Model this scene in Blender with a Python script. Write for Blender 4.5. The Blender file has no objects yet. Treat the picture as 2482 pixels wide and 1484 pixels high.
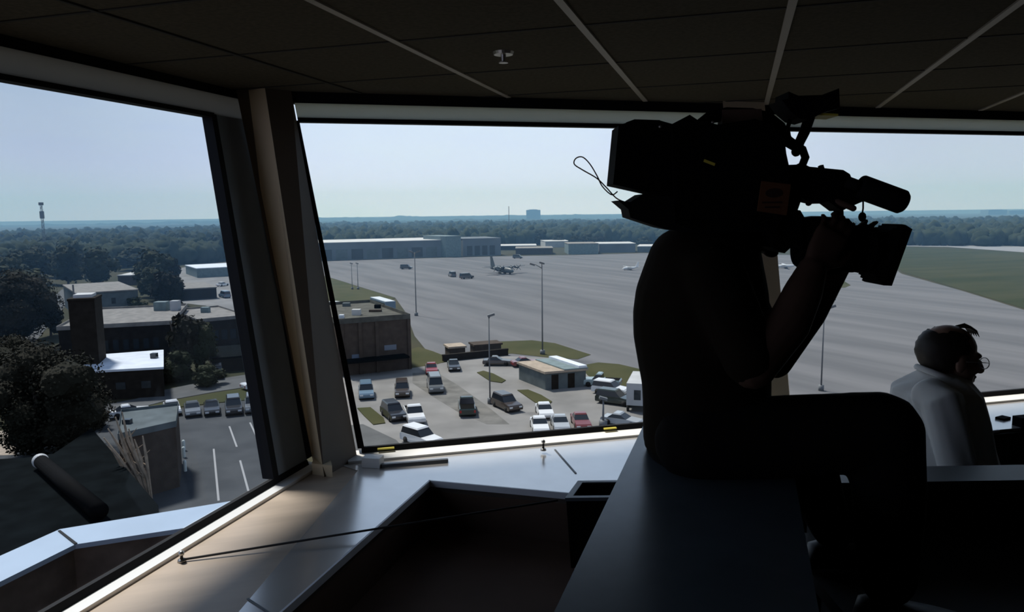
import bpy, bmesh, math, random
import numpy as np
from mathutils import Vector, Matrix, Quaternion, noise as mnoise
random.seed(7)
S = bpy.context.scene
COL = S.collection
V = Vector
PI = math.pi

# ------------------------------------------------------------------ camera
F_PX, PITCH, ROLL = 1801.83, 0.1245, 0.0122
W_PX, H_PX = 2482, 1484
EYE = V((0, 0, 1.75))
GZ = -22.25                       # the ground far below the tower cab

cam_d = bpy.data.cameras.new('camera'); cam = bpy.data.objects.new('camera', cam_d); COL.objects.link(cam)
cam_d.sensor_fit = 'HORIZONTAL'; cam_d.sensor_width = 36.0
cam_d.lens = 36.0 * F_PX / W_PX
cam_d.clip_start = 0.02; cam_d.clip_end = 20000
cam.matrix_world = (Matrix.Translation(EYE) @ Matrix.Rotation(PI/2 - PITCH, 4, 'X') @ Matrix.Rotation(-ROLL, 4, 'Z'))
S.camera = cam

CP, SP, CR, SR = math.cos(PITCH), math.sin(PITCH), math.cos(ROLL), math.sin(ROLL)
def ray(px, py):
    u = (px - W_PX/2)/F_PX; v = (py - H_PX/2)/F_PX
    u, v = CR*u - SR*v, SR*u + CR*v
    return V((u, CP - v*SP, -SP - v*CP))
def at_z(px, py, z):
    r = ray(px, py); return EYE + r*((z - EYE.z)/r.z)
def at_y(px, py, y):
    r = ray(px, py); return EYE + r*(y/r.y)
def G(px, py, h=0.0):
    return at_z(px, py, GZ + h)
def proj(p):
    d = p - EYE
    z = d.y*CP - d.z*SP; up = d.y*SP + d.z*CP
    u, v = d.x/z, -up/z
    u, v = CR*u + SR*v, -SR*u + CR*v
    return W_PX/2 + F_PX*u, H_PX/2 + F_PX*v

# ------------------------------------------------------------------ materials
def mat(name, col, rough=0.6, metal=0.0, var=0.0, scale=5.0, col2=None, emit=None, spec=0.5, stretch=None, bump=0.0, coat=0.0):
    m = bpy.data.materials.new(name); m.use_nodes = True
    nt = m.node_tree; b = nt.nodes['Principled BSDF']
    b.inputs['Base Color'].default_value = (*col, 1); b.inputs['Roughness'].default_value = rough
    b.inputs['Metallic'].default_value = metal
    b.inputs['Specular IOR Level'].default_value = spec
    if coat: b.inputs['Coat Weight'].default_value = coat
    if var or col2:
        tc = nt.nodes.new('ShaderNodeTexCoord'); mp = nt.nodes.new('ShaderNodeMapping')
        if stretch: mp.vector_type = 'TEXTURE'; mp.inputs['Scale'].default_value = [1/x for x in stretch[:3]]; mp.inputs['Rotation'].default_value = (0, 0, stretch[3] if len(stretch) > 3 else 0)
        nz = nt.nodes.new('ShaderNodeTexNoise'); nz.inputs['Scale'].default_value = scale; nz.inputs['Detail'].default_value = 5
        cr = nt.nodes.new('ShaderNodeValToRGB')
        c2 = col2 if col2 else tuple(min(1, c*(1+var)) for c in col)
        c1 = col if col2 else tuple(c*(1-var) for c in col)
        cr.color_ramp.elements[0].position = 0.35; cr.color_ramp.elements[1].position = 0.65
        cr.color_ramp.elements[0].color = (*c1, 1); cr.color_ramp.elements[1].color = (*c2, 1)
        nt.links.new(tc.outputs['Object'], mp.inputs['Vector']); nt.links.new(mp.outputs['Vector'], nz.inputs['Vector'])
        nt.links.new(nz.outputs['Fac'], cr.inputs['Fac']); nt.links.new(cr.outputs['Color'], b.inputs['Base Color'])
        if bump:
            bp = nt.nodes.new('ShaderNodeBump'); bp.inputs['Strength'].default_value = bump
            nt.links.new(nz.outputs['Fac'], bp.inputs['Height']); nt.links.new(bp.outputs['Normal'], b.inputs['Normal'])
    if emit:
        b.inputs['Emission Color'].default_value = (*emit[:3], 1); b.inputs['Emission Strength'].default_value = emit[3]
    return m

def glass(name, tint, refl=0.005):
    m = bpy.data.materials.new(name); m.use_nodes = True
    nt = m.node_tree; nt.nodes.clear()
    o = nt.nodes.new('ShaderNodeOutputMaterial'); mx = nt.nodes.new('ShaderNodeMixShader')
    t = nt.nodes.new('ShaderNodeBsdfTransparent'); g = nt.nodes.new('ShaderNodeBsdfGlossy')
    t.inputs['Color'].default_value = (*tint, 1); g.inputs['Roughness'].default_value = 0.0
    mx.inputs['Fac'].default_value = refl
    nt.links.new(t.outputs[0], mx.inputs[1]); nt.links.new(g.outputs[0], mx.inputs[2]); nt.links.new(mx.outputs[0], o.inputs[0])
    return m

_s0, _s1 = G(1087, 673), G(1303, 711)
STREAK = math.atan2(_s1.y-_s0.y, _s1.x-_s0.x)      # the way the apron joints run
M = {}
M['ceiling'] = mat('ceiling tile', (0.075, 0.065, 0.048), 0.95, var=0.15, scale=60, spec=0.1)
M['tbar'] = mat('ceiling grid metal', (0.34, 0.30, 0.26), 0.5)
M['seam'] = mat('ceiling seam', (0.02, 0.018, 0.015), 0.9)
M['dark_wall'] = mat('dark wall', (0.05, 0.045, 0.04), 0.9, var=0.1, scale=3)
M['floor'] = mat('cab carpet', (0.03, 0.028, 0.027), 0.95, var=0.3, scale=40)
M['alum'] = mat('grey painted aluminium', (0.23, 0.28, 0.335), 0.45, var=0.05, scale=8)
M['alum_head'] = mat('grey head frame', (0.50, 0.50, 0.48), 0.5, var=0.05, scale=8)
M['gasket'] = mat('black rubber gasket', (0.008, 0.008, 0.009), 0.7, spec=0.2)
M['sill'] = mat('white sill paint', (0.92, 0.90, 0.86), 0.5)
M['column'] = mat('column brown paint', (0.14, 0.108, 0.082), 0.6, var=0.06, scale=4)
M['cream'] = mat('cream trim and warm lit face', (0.80, 0.64, 0.42), 0.5)
M['brown_lam'] = mat('brown laminate ledge', (0.55, 0.43, 0.32), 0.40, var=0.08, scale=3, stretch=(1, 6, 1, 0.3))
M['grey_lam'] = mat('grey laminate', (0.95, 0.90, 0.84), 0.20, metal=0.65, var=0.03, scale=9)
M['edge_lam'] = mat('pale laminate edge', (0.80, 0.78, 0.80), 0.35)
M['dark_lam'] = mat('dark brown laminate', (0.125, 0.078, 0.056), 0.7, var=0.1, scale=4, spec=0.08)
M['console_top'] = mat('charcoal console top', (0.085, 0.105, 0.125), 0.27, var=0.1, scale=6)
M['console'] = mat('dark console body', (0.018, 0.018, 0.018), 0.7)
M['console_cap'] = mat('grey console cap', (0.13, 0.14, 0.15), 0.45)
M['black'] = mat('black plastic', (0.004, 0.004, 0.0043), 0.8, spec=0.04)
M['black_rough'] = mat('black foam', (0.010, 0.010, 0.010), 0.95, spec=0.1)
M['grey_plastic'] = mat('grey plastic rim', (0.10, 0.11, 0.12), 0.4)
M['cord'] = mat('dark cord', (0.03, 0.027, 0.025), 0.8)
M['metal'] = mat('brushed metal', (0.5, 0.48, 0.45), 0.35, metal=0.9)
M['orange'] = mat('orange label', (0.13, 0.048, 0.014), 0.7)
M['orange_dark'] = mat('dark label print', (0.03, 0.012, 0.006), 0.6)
M['yellow'] = mat('yellow tape', (0.75, 0.62, 0.08), 0.6)
M['blue_led'] = mat('blue indicator', (0.02, 0.05, 0.2), 0.4, emit=(0.06, 0.16, 0.9, 0.9))
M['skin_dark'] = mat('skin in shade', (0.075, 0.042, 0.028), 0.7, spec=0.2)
M['skin'] = mat('skin', (0.36, 0.21, 0.15), 0.55)
M['hair'] = mat('dark hair', (0.02, 0.014, 0.010), 0.6)
M['shirt_tan'] = mat('tan shirt', (0.26, 0.21, 0.15), 0.9, var=0.1, scale=12, spec=0.1)
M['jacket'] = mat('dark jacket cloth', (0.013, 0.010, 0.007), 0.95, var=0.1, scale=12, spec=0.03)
M['shirt_white'] = mat('white shirt', (0.80, 0.79, 0.76), 0.85, spec=0.1)
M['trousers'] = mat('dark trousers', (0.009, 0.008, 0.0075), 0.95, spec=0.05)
M['shoe'] = mat('black shoe', (0.012, 0.012, 0.012), 0.5)
M['eye'] = mat('eye', (0.6, 0.58, 0.55), 0.3)
M['lens_glass'] = mat('lens glass', (0.01, 0.012, 0.02), 0.05)
M['glass_clear'] = glass('clear window glass', (0.96, 0.975, 0.985))
M['glass_tint'] = glass('tinted window glass', (0.87, 0.90, 0.94))
M['spectacle'] = glass('spectacle glass', (0.95, 0.95, 0.95), 0.12)
M['screen_green'] = mat('dim radar screen', (0.012, 0.03, 0.014), 0.25)
M['paper'] = mat('paper', (0.6, 0.66, 0.62), 0.8)
# outside
M['ground'] = mat('dry turf', (0.034, 0.038, 0.022), 0.95, col2=(0.055, 0.050, 0.030), scale=0.05, spec=0.1)
M['grass'] = mat('mown grass', (0.042, 0.048, 0.020), 0.95, col2=(0.066, 0.064, 0.030), scale=0.09, spec=0.1)
M['grass_far'] = mat('airfield grass', (0.030, 0.038, 0.017), 0.95, col2=(0.050, 0.052, 0.026), scale=0.02, stretch=(1, 5, 1, 0.3), spec=0.1)
M['apron'] = mat('apron concrete', (0.108, 0.110, 0.118), 0.9, col2=(0.152, 0.152, 0.160), scale=0.06, stretch=(0.30, 3.0, 1, STREAK), spec=0.15)
M['lot'] = mat('lot concrete', (0.165, 0.162, 0.158), 0.9, col2=(0.235, 0.23, 0.225), scale=0.15, spec=0.15)
M['stain'] = mat('worn stained concrete', (0.115, 0.113, 0.108), 0.9, col2=(0.175, 0.17, 0.16), scale=0.5, spec=0.15)
M['asphalt'] = mat('asphalt', (0.046, 0.051, 0.056), 0.9, col2=(0.066, 0.071, 0.076), scale=0.3, spec=0.2)
M['road'] = mat('road asphalt', (0.095, 0.098, 0.10), 0.9, var=0.12, scale=0.4, spec=0.2)
M['paint'] = mat('white road paint', (0.30, 0.30, 0.30), 0.8)
M['runway'] = mat('runway concrete', (0.23, 0.235, 0.25), 0.9, var=0.08, scale=0.05)
M['coping'] = mat('blue grey metal coping', (0.36, 0.45, 0.56), 0.45, var=0.05, scale=3)
M['deck'] = mat('walkway deck', (0.13, 0.10, 0.08), 0.9, var=0.3, scale=6)
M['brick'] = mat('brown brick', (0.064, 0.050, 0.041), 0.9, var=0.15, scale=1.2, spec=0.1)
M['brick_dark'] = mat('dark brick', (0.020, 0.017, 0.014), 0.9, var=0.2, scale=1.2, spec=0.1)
M['wall_grey'] = mat('grey green block wall', (0.11, 0.13, 0.135), 0.9, var=0.15, scale=0.6, spec=0.1)
M['wall_pale'] = mat('pale wall', (0.40, 0.41, 0.42), 0.85, var=0.1, scale=0.4)
M['wall_steel'] = mat('blue grey cladding', (0.13, 0.15, 0.17), 0.8, var=0.15, scale=0.08, spec=0.2)
M['roof_white'] = mat('white membrane roof', (0.62, 0.66, 0.72), 0.7, var=0.08, scale=0.6)
M['roof_gravel'] = mat('gravel roof', (0.20, 0.188, 0.172), 0.95, var=0.2, scale=0.9)
M['roof_pale'] = mat('pale metal roof', (0.48, 0.48, 0.47), 0.6, var=0.08, scale=0.2)
M['roof_tan'] = mat('tan roof', (0.33, 0.27, 0.21), 0.9, var=0.15, scale=1.5)
M['roof_teal'] = mat('teal grey roof', (0.13, 0.18, 0.19), 0.7, var=0.15, scale=1)
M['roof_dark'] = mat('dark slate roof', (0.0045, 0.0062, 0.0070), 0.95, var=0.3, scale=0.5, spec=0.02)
M['win_dark'] = mat('dark window panes', (0.02, 0.028, 0.035), 0.15)
M['win_blue'] = mat('sky lit panes', (0.12, 0.15, 0.20), 0.2)
M['leaf'] = mat('tree leaves', (0.020, 0.026, 0.013), 0.9, col2=(0.036, 0.040, 0.020), scale=0.5, spec=0.15)
M['leaf_dark'] = mat('dark tree leaves', (0.010, 0.012, 0.007), 0.9, col2=(0.030, 0.026, 0.017), scale=0.6, spec=0.15)
M['leaf_far'] = mat('woodland leaves', (0.017, 0.025, 0.016), 0.95, col2=(0.042, 0.050, 0.031), scale=0.22, spec=0.05, bump=0.6)
M['bark'] = mat('bark', (0.07, 0.055, 0.042), 0.95)
M['bark_pale'] = mat('pale bark', (0.34, 0.26, 0.18), 0.9, var=0.25, scale=2)
M['pole'] = mat('galvanised pole', (0.12, 0.13, 0.14), 0.6)
M['tyre'] = mat('tyre', (0.012, 0.012, 0.012), 0.9)
M['car_glass'] = mat('car window glass', (0.012, 0.016, 0.022), 0.12)
M['roof_moss'] = mat('weathered dark roof felt', (0.085, 0.085, 0.075), 0.95, var=0.25, scale=0.7, spec=0.1)
M['lamp_white'] = mat('headlamp lens', (0.6, 0.62, 0.64), 0.2)
M['lamp_red'] = mat('tail lamp lens', (0.35, 0.02, 0.02), 0.3)
def film(name, col, mix=0.7):
    m = mat(name, col, 0.7); nt = m.node_tree; o = nt.nodes['Material Output']
    t = nt.nodes.new('ShaderNodeBsdfTranslucent'); t.inputs['Color'].default_value = (*col, 1)
    x = nt.nodes.new('ShaderNodeMixShader'); x.inputs['Fac'].default_value = mix
    nt.links.new(nt.nodes['Principled BSDF'].outputs[0], x.inputs[1]); nt.links.new(t.outputs[0], x.inputs[2]); nt.links.new(x.outputs[0], o.inputs['Surface'])
    return m
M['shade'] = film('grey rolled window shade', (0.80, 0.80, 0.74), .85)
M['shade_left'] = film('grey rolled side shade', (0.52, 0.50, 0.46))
def paint(name, c, r=0.28): return mat(name, c, r, coat=0.5)
P = {'white': paint('white car paint', (0.66, 0.67, 0.68)), 'silver': paint('silver car paint', (0.34, 0.36, 0.38)),
     'black': paint('black car paint', (0.018, 0.018, 0.020), 0.2), 'blue': paint('blue grey car paint', (0.12, 0.19, 0.26)),
     'red': paint('red car paint', (0.22, 0.018, 0.018)), 'maroon': paint('maroon car paint', (0.16, 0.035, 0.035)),
     'green': paint('dark green car paint', (0.020, 0.030, 0.024), 0.25), 'grey': paint('grey car paint', (0.11, 0.12, 0.13)),
     'brown': paint('dark brown car paint', (0.045, 0.034, 0.028), 0.25), 'teal': paint('pale teal car paint', (0.22, 0.30, 0.32))}

# ------------------------------------------------------------------ mesh helpers
class MB:
    def __init__(s): s.bm = bmesh.new()
    def verts(s, pts): return [s.bm.verts.new(p) for p in pts]
    def face(s, pts, mi=0):
        f = s.bm.faces.new(s.verts(pts)); f.material_index = mi; return s
    def prism(s, bot, top, mi=0):
        b, t = s.verts(bot), s.verts(top); n = len(b)
        fs = [s.bm.faces.new(b[::-1]), s.bm.faces.new(t)]
        for i in range(n): fs.append(s.bm.faces.new([b[i], b[(i+1) % n], t[(i+1) % n], t[i]]))
        for f in fs: f.material_index = mi
        return s
    def ext(s, poly, d, mi=0):
        d = V(d); return s.prism(poly, [V(p)+d for p in poly], mi)
    def flat(s, poly2, z0, z1, mi=0):
        return s.prism([V((p[0], p[1], z0)) for p in poly2], [V((p[0], p[1], z1)) for p in poly2], mi)
    def box(s, c, size, rot=None, mi=0):
        c = V(c); h = [x/2 for x in size]; R = rot if rot else Matrix.Identity(3)
        q = lambda x, y, z: c + R @ V((x*h[0], y*h[1], z*h[2]))
        return s.prism([q(-1,-1,-1), q(1,-1,-1), q(1,1,-1), q(-1,1,-1)], [q(-1,-1,1), q(1,-1,1), q(1,1,1), q(-1,1,1)], mi)
    def loft(s, rings, cap=True, mi=0):
        rs = [s.verts(r) for r in rings]; n = len(rs[0])
        for a, b in zip(rs, rs[1:]):
            for i in range(n):
                f = s.bm.faces.new([a[i], a[(i+1) % n], b[(i+1) % n], b[i]]); f.material_index = mi
        if cap:
            s.bm.faces.new(rs[0][::-1]).material_index = mi; s.bm.faces.new(rs[-1]).material_index = mi
        return s
    def tube(s, pts, rad, seg=10, round_ends=False, mi=0):
        pts = [V(p) for p in pts]; rad = rad if isinstance(rad, (list, tuple)) else [rad]*len(pts)
        t0 = (pts[1]-pts[0]).normalized()
        n = t0.orthogonal().normalized(); rings = []
        if round_ends:
            e = (pts[1]-pts[0]).normalized()
            P2, R2 = [], []
            for k in (0.15, 0.5, 0.85): P2.append(pts[0]-e*rad[0]*math.cos(k*PI/2)); R2.append(rad[0]*math.sin(k*PI/2))
            P2 += pts; R2 += list(rad)
            e = (pts[-1]-pts[-2]).normalized()
            for k in (0.85, 0.5, 0.15): P2.append(pts[-1]+e*rad[-1]*math.cos(k*PI/2)); R2.append(rad[-1]*math.sin(k*PI/2))
            pts, rad = P2, R2
        for i, p in enumerate(pts):
            a = pts[max(i-1, 0)]; b = pts[min(i+1, len(pts)-1)]
            t = (b-a).normalized()
            n = (n - t*n.dot(t)); n = n.normalized() if n.length > 1e-6 else t.orthogonal().normalized()
            bn = t.cross(n)
            rings.append([p + (n*math.cos(2*PI*k/seg) + bn*math.sin(2*PI*k/seg))*rad[i] for k in range(seg)])
        return s.loft(rings, mi=mi)
    def ball(s, c, r, rot=None, sub=2, mi=0):
        r = r if isinstance(r, (tuple, list)) else (r, r, r)
        R = (rot if rot else Matrix.Identity(3)).to_4x4()
        m = Matrix.Translation(V(c)) @ R @ Matrix.Diagonal((*r, 1))
        g = bmesh.ops.create_icosphere(s.bm, subdivisions=sub, radius=1.0, matrix=m)
        for v in g['verts']:
            for f in v.link_faces: f.material_index = mi
        return s
    def build(s, name, mats, parent=None, smooth=False, bevel=0.0):
        bm = s.bm
        if bevel:
            es = [e for e in bm.edges if len(e.link_faces) == 2 and e.calc_face_angle(0) > 0.5]
            bmesh.ops.bevel(bm, geom=es, offset=bevel, segments=2, affect='EDGES', profile=0.6, clamp_overlap=True)
        bmesh.ops.recalc_face_normals(bm, faces=bm.faces)
        me = bpy.data.meshes.new(name); bm.to_mesh(me); bm.free()
        o = bpy.data.objects.new(name, me); COL.objects.link(o)
        for m in (mats if isinstance(mats, (list, tuple)) else [mats]): me.materials.append(m)
        if smooth:
            for p in me.polygons: p.use_smooth = True
        if parent is not None:
            o.parent = parent; o.matrix_parent_inverse = Matrix.Translation(-parent.location) if parent.type == 'EMPTY' and parent.rotation_euler.z == 0 else parent_inv(parent)
        return o
def parent_inv(p):
    m = Matrix.Identity(4)
    q = p
    while q is not None:
        m = m @ (Matrix.Translation(q.location) @ q.rotation_euler.to_matrix().to_4x4()).inverted() if False else m
        q = q.parent
    return (Matrix.Translation(p.location) @ p.rotation_euler.to_matrix().to_4x4()).inverted()
def thing(name, label, cat, loc=(0, 0, 0), rz=0.0, group=None, kind=None):
    o = bpy.data.objects.new(name, None); COL.objects.link(o)
    o.empty_display_size = 0.1; o.location = loc; o.rotation_euler = (0, 0, rz)
    return tag(o, label, cat, group, kind)
def tag(o, label=None, cat=None, group=None, kind=None):
    if label: o['label'] = label
    if cat: o['category'] = cat
    if group: o['group'] = group
    if kind: o['kind'] = kind
    return o
def local(o):
    """children of a turned Empty are modelled in its own coordinates"""
    o.matrix_parent_inverse = Matrix.Identity(4); return o
def copy_tree(o, parent=None):
    c = o.copy(); COL.objects.link(c)
    if parent is not None: c.parent = parent
    for ch in list(o.children): copy_tree(ch, c)
    return c

# ------------------------------------------------------------------ the cab: walls, windows, counter
AF, AL, DF, DL, TILT = 1.3175, 0.2954, 3.1123, 1.6455, 0.352
ZB, ZT, ZC, ZCNT = 0.77, 2.181, 2.318, 0.735
def zz(p, z): return V((p.x, p.y, z))
class Wall:
    def __init__(s, a, off):
        s.d = V((math.sin(a), math.cos(a), 0)); s.n = V((-math.cos(a), math.sin(a), 0)); s.off = off
    def pt(s, t, z, o=0.0): return s.n*(s.off + TILT*(z-ZB) + o) + s.d*t + V((0, 0, z))
    def hit(s, px, py, o=0.0):
        r = ray(px, py)
        # n.(E + r k) = off + TILT*(E.z + r.z k - ZB) + o
        k = (s.off + o + TILT*(EYE.z-ZB) - s.n.dot(EYE)) / (s.n.dot(r) - TILT*r.z)
        p = EYE + r*k
        return p.dot(s.d), p.z
    def quad(s, t0b, t1b, t0t, t1t, z0, z1, o=0.0): return [s.pt(t0b, z0, o), s.pt(t1b, z0, o), s.pt(t1t, z1, o), s.pt(t0t, z1, o)]
    def slab(s, mb, q, th, mi=0):
        """q given on the inner side; thickened outward by th"""
        mb.ext(q, s.n*th, mi); return mb
WF, WL = Wall(AF, DF), Wall(AL, DL)
def corner(z, o=0.0):
    a, b = WF.off + TILT*(z-ZB) + o, WL.off + TILT*(z-ZB) + o
    n1, n2 = WF.n, WL.n; det = n1.x*n2.y - n1.y*n2.x
    return V(((a*n2.y - b*n1.y)/det, (n1.x*b - n2.x*a)/det, z))
F_END, L_END = 6.2, -3.2      # t along each wall where the window ends

# --- left window (window_1)
tl_b, _ = WL.hit(668, 1158); tl_t, _ = WL.hit(514, 268)      # right edge of the left glass
jb, _ = WL.hit(742, 1112); jt, _ = WL.hit(578, 236)          # right edge of the jamb
def lerp(a, b, k): return a + (b-a)*k
def tl(z): return lerp(tl_b, tl_t, (z-ZB)/(ZT-ZB))
def tj(z): return lerp(jb, jt, (z-ZB)/(ZT-ZB))
ZH = 2.276
w1 = thing('window_1', 'outward leaning side window with slightly tinted pane and grey frame', 'window', WL.pt(tl_b, ZB), kind='structure')
MB().ext(WL.quad(L_END, tl(ZB), L_END, tl(ZT), ZB, ZT, 0.02), WL.n*0.008).build('glass', M['glass_tint'], w1)
b = MB()
b.ext(WL.quad(tl(ZB), tj(ZB), tl(ZT), tj(ZT), ZB, ZT, 0.0), WL.n*0.06)
b.build('window_frame', M['alum'], w1, bevel=0.004)
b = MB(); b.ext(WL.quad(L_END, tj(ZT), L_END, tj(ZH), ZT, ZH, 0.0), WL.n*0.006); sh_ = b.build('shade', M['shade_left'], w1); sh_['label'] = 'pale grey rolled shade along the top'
b = MB(); g = 0.020
b.ext(WL.quad(tl(ZB)-g, tl(ZB)+g*0.6, tl(ZT)-g, tl(ZT)+g*0.6, ZB, ZT, -0.006), WL.n*0.05)
b.ext(WL.quad(L_END, tl(ZT), L_END, tl(ZT), ZT-0.014, ZT+0.006, -0.006), WL.n*0.05)
b.ext(WL.quad(L_END, tj(ZB), L_END, tj(ZB), ZB-0.022, ZB+0.002, -0.004), WL.n*0.016)
b.ext(WL.quad(tj(ZB)-0.006, tj(ZB)+0.07, tj(ZT)-0.006, tj(ZT)+0.07, ZB, ZT, 0.004), WL.n*0.05)
b.ext(WL.quad(L_END, tj(ZH)+0.05, L_END, tj(ZH)+0.05, ZH, ZC, 0.004), WL.n*0.05)
b.build('gasket', M['gasket'], w1)
SD = 0.050
b = MB()
b.prism([zz(WL.pt(L_END, ZB, 0.03), ZB-.014), zz(WL.pt(jb+0.03, ZB, 0.03), ZB-.014), V((*(WL.pt(jb+0.03, ZB, -SD)).xy, ZCNT+0.012)), V((*(WL.pt(L_END, ZB, -SD)).xy, ZCNT+0.012))],
        [V((*WL.pt(L_END, ZB, 0.03).xy, ZCNT-0.05)), V((*WL.pt(jb+0.03, ZB, 0.03).xy, ZCNT-0.05)), V((*(WL.pt(jb+0.03, ZB, -SD)).xy, ZCNT-0.05)), V((*(WL.pt(L_END, ZB, -SD)).xy, ZCNT-0.05))])
b.build('window_sill', M['sill'], w1)

# --- front window (window_2)
fl_b, _ = WF.hit(876, 1083); fl_t, _ = WF.hit(722, 291)
def tf(z): return lerp(fl_b, fl_t, (z-ZB)/(ZT-ZB))
w2 = thing('window_2', 'wide outward leaning front window over the apron', 'window', WF.pt(fl_b, ZB), kind='structure')
MB().ext(WF.quad(tf(ZB), F_END, tf(ZT), F_END, ZB, ZT, 0.02), WF.n*0.008).build('glass', M['glass_clear'], w2)
b = MB(); zf0, zf1 = ZT+0.014, WF.hit(900, 254)[1]
b.ext(WF.quad(tf(zf0), F_END, tf(zf1), F_END, zf0, zf1, 0.0), WF.n*0.006)
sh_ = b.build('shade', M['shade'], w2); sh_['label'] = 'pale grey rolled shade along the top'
b = MB()
b.ext(WF.quad(tf(ZT), F_END, tf(zf0), F_END, ZT-0.006, zf0, -0.005), WF.n*0.05)
b.ext(WF.quad(tf(ZB), F_END, tf(ZB), F_END, ZB-0.018, ZB+0.003, -0.004), WF.n*0.016)
b.ext(WF.quad(tf(ZB)-0.016, tf(ZB)+0.012, tf(ZT)-0.010, tf(ZT)+0.006, ZB, ZT, -0.004), WF.n*0.05)
b.ext(WF.quad(tf(ZC)-0.05, F_END, tf(ZC)-0.05, F_END, zf1, ZC, 0.004), WF.n*0.05)
b.build('gasket', M['gasket'], w2)
SDF = 0.092
b = MB()
b.prism([zz(WF.pt(fl_b-0.06, ZB, 0.03), ZB-.018), zz(WF.pt(F_END, ZB, 0.03), ZB-.018), V((*WF.pt(F_END, ZB, -SDF).xy, ZCNT+0.012)), V((*WF.pt(fl_b-0.06, ZB, -SDF).xy, ZCNT+0.012))],
        [V((*WF.pt(fl_b-0.06, ZB, 0.03).xy, ZCNT-0.05)), V((*WF.pt(F_END, ZB, 0.03).xy, ZCNT-0.05)), V((*WF.pt(F_END, ZB, -SDF).xy, ZCNT-0.05)), V((*WF.pt(fl_b-0.06, ZB, -SDF).xy, ZCNT-0.05))])
b.build('window_sill', M['sill'], w2)

# --- corner column between the two windows
col = thing('column', 'leaning brown corner column between the two windows', 'column', at_z(830, 1145, ZCNT), kind='structure')
def wf_px(px, z, o):
    """point of the front wall plane (moved by o) at height z that lies on a picture column"""
    lo, hi = -1.0, 4.0
    for _ in range(40):
        m = (lo+hi)/2
        if proj(WF.pt(m, z, o))[0] < px: lo = m
        else: hi = m
    return WF.pt(lo, z, o)
cb = [at_z(786, 1157, ZCNT), WF.pt(tf(ZCNT)-.025, ZCNT, -.014)]
cb0 = WL.pt(tj(ZCNT)+.030, ZCNT, -.008)
ct = [wf_px(642, ZC, -.075), WF.pt(tf(ZC)-.004, ZC, -.014)]
ct0 = WL.pt(tj(ZC)-.01, ZC, -.008)
kb, kt = corner(ZCNT, -0.004), corner(ZC, -0.004)
b = MB(); b.prism([cb0, cb[0], cb[1], kb], [ct0, ct[0], ct[1], kt], 0)
b.bm.faces.ensure_lookup_table(); b.bm.faces[2].material_index = 1  # side face coloured cream for the warm bounce light falling on it
b.build('column_post', [M['column'], M['cream']], col, bevel=0.003)
MB().prism([at_z(757, 1150, ZCNT), at_z(806, 1157, ZCNT), at_z(800, 1130, ZCNT), at_z(766, 1126, ZCNT)],
           [at_z(757, 1150, ZCNT)+V((0, 0, .045)), at_z(806, 1157, ZCNT)+V((0, 0, .045)), at_z(800, 1130, ZCNT)+V((0, 0, .045)), at_z(766, 1126, ZCNT)+V((0, 0, .045))]).build('base_block', M['cream'], col, bevel=0.003)

# --- window post in the middle of the front window, half hidden by the cameraman
wp = thing('column', 'tan window post partly hidden behind the cameraman', 'column', WF.pt(2.08, ZCNT), kind='structure')
pb = [wf_px(1806, ZCNT, -.012), wf_px(1806, ZCNT, -.075), wf_px(1919, ZCNT, -.075), wf_px(1919, ZCNT, -.012)]
pt_ = [wf_px(1752, ZC, -.012), wf_px(1752, ZC, -.075), wf_px(1853, ZC, -.075), wf_px(1853, ZC, -.012)]
MB().prism(pb, pt_).build('column_post', M['cream'], wp, bevel=.003)

# --- ceiling with grid
big = [corner(ZC, 0.02), WF.pt(F_END, ZC, 0.02), V((6.2, -3.0, ZC)), V((-2.2, -3.4, ZC)), WL.pt(L_END, ZC, 0.02)]
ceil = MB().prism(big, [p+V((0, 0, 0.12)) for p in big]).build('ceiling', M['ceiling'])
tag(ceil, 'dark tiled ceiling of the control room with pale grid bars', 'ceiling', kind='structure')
dT, nT = WL.d, V((WL.d.y, -WL.d.x, 0))
u0 = at_z(1245, 240, ZC).dot(nT)
def clip_line(p, d):
    """interval of the line inside the ceiling outline"""
    t0, t1 = -20, 20
    n = len(big)
    c = sum((q for q in big), V())/n
    for i in range(n):
        a, b_ = big[i], big[(i+1) % n]
        e = b_-a; nn = V((-e.y, e.x, 0))
        if nn.dot(c-a) < 0: nn = -nn
        num, den = nn.dot(a-p), nn.dot(d)
        if abs(den) < 1e-9: continue
        t = num/den
        if den > 0: t0 = max(t0, t)
        else: t1 = min(t1, t)
    return t0, t1
us = [at_z(px, py, ZC).dot(nT) for px, py in ((1245, 240), (1570, 250), (1855, 260), (2120, 265))]
us = [us[0]-0.61] + us + [us[-1]+0.61*k for k in (1, 2, 3)]
for u in us:
    p = nT*u + V((0, 0, ZC)); t0, t1 = clip_line(p, dT)
    if t1-t0 < 0.3: continue
    w = 0.012 if u > us[0] else 0.006
    q = [p+dT*(t0+.02)-nT*w, p+dT*(t0+.02)+nT*w, p+dT*(t1-.05)+nT*w, p+dT*(t1-.05)-nT*w]
    MB().ext(q, (0, 0, -0.006)).build('grid_bar', M['tbar'] if u > us[0] else M['seam'], ceil)
v0 = at_z(1300, 70, ZC).dot(dT)
for k in range(-7, 4):
    p = dT*(v0+0.305*k*1.0 if False else v0 + 0.61*k) + V((0, 0, ZC)); t0, t1 = clip_line(p, nT)
    if t1-t0 < 0.3: continue
    q = [p+nT*(t0+.02)-dT*.006, p+nT*(t0+.02)+dT*.006, p+nT*(t1-.02)+dT*.006, p+nT*(t1-.02)-dT*.006]
    MB().ext(q, (0, 0, -0.003)).build('cross_seam', M['seam'], ceil)
sp = at_z(1220, 126, ZC)
spr = thing('sprinkler_head', 'small shiny sprinkler head on the dark ceiling', 'sprinkler', sp)
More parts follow.
